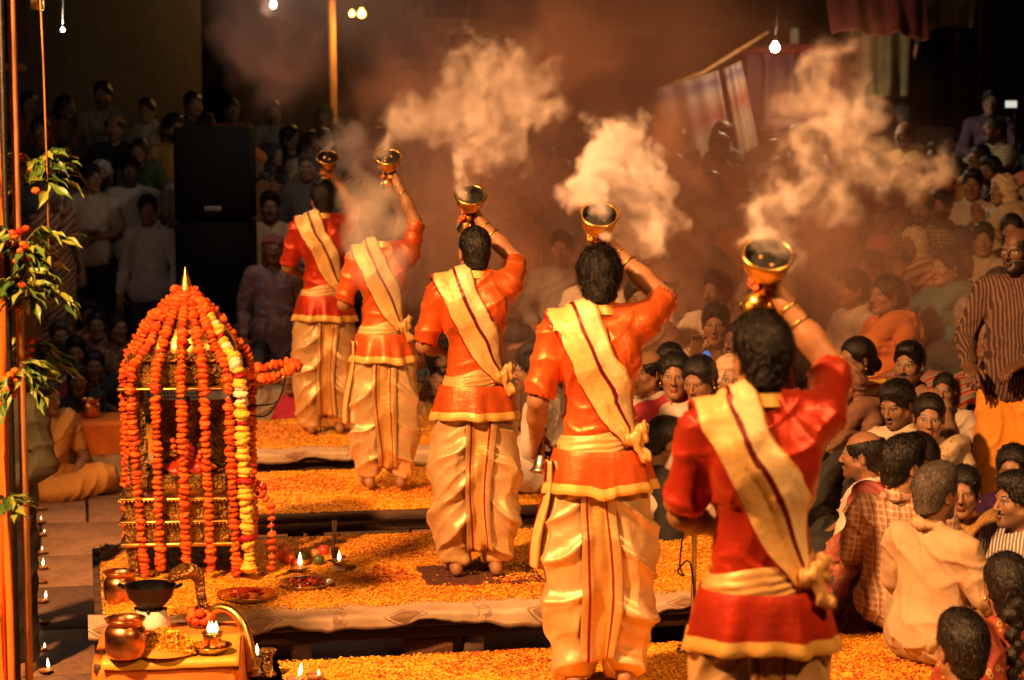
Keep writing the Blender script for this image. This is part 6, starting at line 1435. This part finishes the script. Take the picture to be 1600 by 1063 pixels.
if SMOKE_ON:
    b = [list(p['burner_at']) for p in PR]
    src = lambda i, k=1.0: [((b[i][0], b[i][1] + .0, b[i][2] + .01), (.062 * k, .062 * k, .06 * k), 2.0), ((b[i][0] + .008, b[i][1] + .02, b[i][2] + .075), (.075 * k, .075 * k, .08 * k), 1.7), ((b[i][0] + .02, b[i][1] + .05, b[i][2] + .15), (.11 * k, .1 * k, .1 * k), 1.3)]
    Y1 = b[0][1]
    smoke('incense_smoke', 'billowing smoke rising from the burner of the red-clad priest', src(0) + [bl(1222, 325, Y1 + .05, 66, 1.1), bl(1258, 265, Y1 + .15, 105), bl(1300, 160, Y1 + .25, 115, .9), bl(1355, 235, Y1 + .3, 130, .9), bl(1415, 265, Y1 + .3, 95, .8), bl(1290, 330, Y1 + .15, 75, .6)], .008, M['smoke'], 10.0, 2.5, 34.0, 1, .25)
    Y2 = b[1][1]
    smoke('incense_smoke', 'dense white smoke behind the burner of the wavy-haired priest', src(1, 1.2) + [bl(930, 270, Y2 + .10, 52, 1.8), bl(975, 295, Y2 + .2, 92, 1.8), bl(1000, 350, Y2 + .2, 80, 1.2), bl(890, 315, Y2 + .12, 48, .9), bl(955, 225, Y2 + .2, 90, .7)], .009, M['smoke'], 11.0, 2.1, 85.0, 2, .22)
    Y3 = b[2][1]
    smoke('incense_smoke', 'smoke curling up from the burner of the priest on the dark mat', src(2, 1.1) + [bl(728, 235, Y3 + .1, 55, 1.3), bl(765, 200, Y3 + .2, 80), bl(810, 150, Y3 + .3, 110, .9), bl(740, 130, Y3 + .35, 120, .7)], .011, M['smoke'], 8.5, 2.4, 32.0, 3, .25)
    Y4 = b[3][1]
    smoke('incense_smoke', 'smoke trailing sideways from the highest held burner', src(3) + [bl(635, 208, Y4 + .08, 45, 1.5), bl(670, 190, Y4 + .15, 62, 1.2), bl(725, 172, Y4 + .25, 85), bl(790, 140, Y4 + .4, 115, .9)], .013, M['smoke'], 7.0, 2.3, 24.0, 4, .25)
    Y5 = b[4][1]
    smoke('incense_smoke', 'thin smoke drifting from the farthest burner', src(4) + [bl(545, 225, Y5 + .15, 60, 1.1), bl(580, 250, Y5 + .2, 95, .8)], .015, M['smoke'], 6.0, 2.2, 20.0, 5, .2)
    smoke('incense_smoke', 'pale smoke veiling the head of the priest with the outstretched arm', [bl(590, 350, 12.3, 70, 1.0, .3), bl(575, 300, 12.6, 65, .9, .3), bl(620, 420, 12.2, 80, .7, .3)], .018, M['smoke'], 4.5, 1.6, 11.0, 7, .2)
    smoke('drifting_smoke', 'loose curling smoke spreading above the row of priests', [bl(640, 110, 14.6, 200, .8, .7), bl(860, 120, 14.0, 230, .8, .7), bl(1070, 210, 13.2, 200, .7, .7), bl(920, 420, 12.4, 150, .6, .4), bl(440, 70, 15.6, 190, .7, .7), bl(1330, 130, 13.0, 200, .7, .7), bl(1230, 430, 11.6, 170, .55, .4)], .03, M['haze'], 2.6, 1.9, 13.0, 9, .5, detail=8, rough=.62, sharp=1.3)
    smoke('drifting_smoke', 'thin brown smoke drifting over the far platforms and steps', [((.2, 15.0, 2.2), (2.2, 2.4, 1.9), 1.0), ((1.5, 14.5, 2.0), (2.3, 2.2, 1.7), 1.0), ((.6, 14, 3.1), (3.0, 2.5, 1.1), .8), ((-.6, 16.5, 3.3), (2.6, 2.5, 1.1), .7), ((.6, 12.9, 1.4), (1.5, 1.0, 1.1), .8), ((2.2, 13.2, 1.5), (1.7, 1.6, 1.2), .75)], .05, M['haze'], 1.1, 1.5, 1.9, 6, .6, detail=7, rough=.62, sharp=1.3)
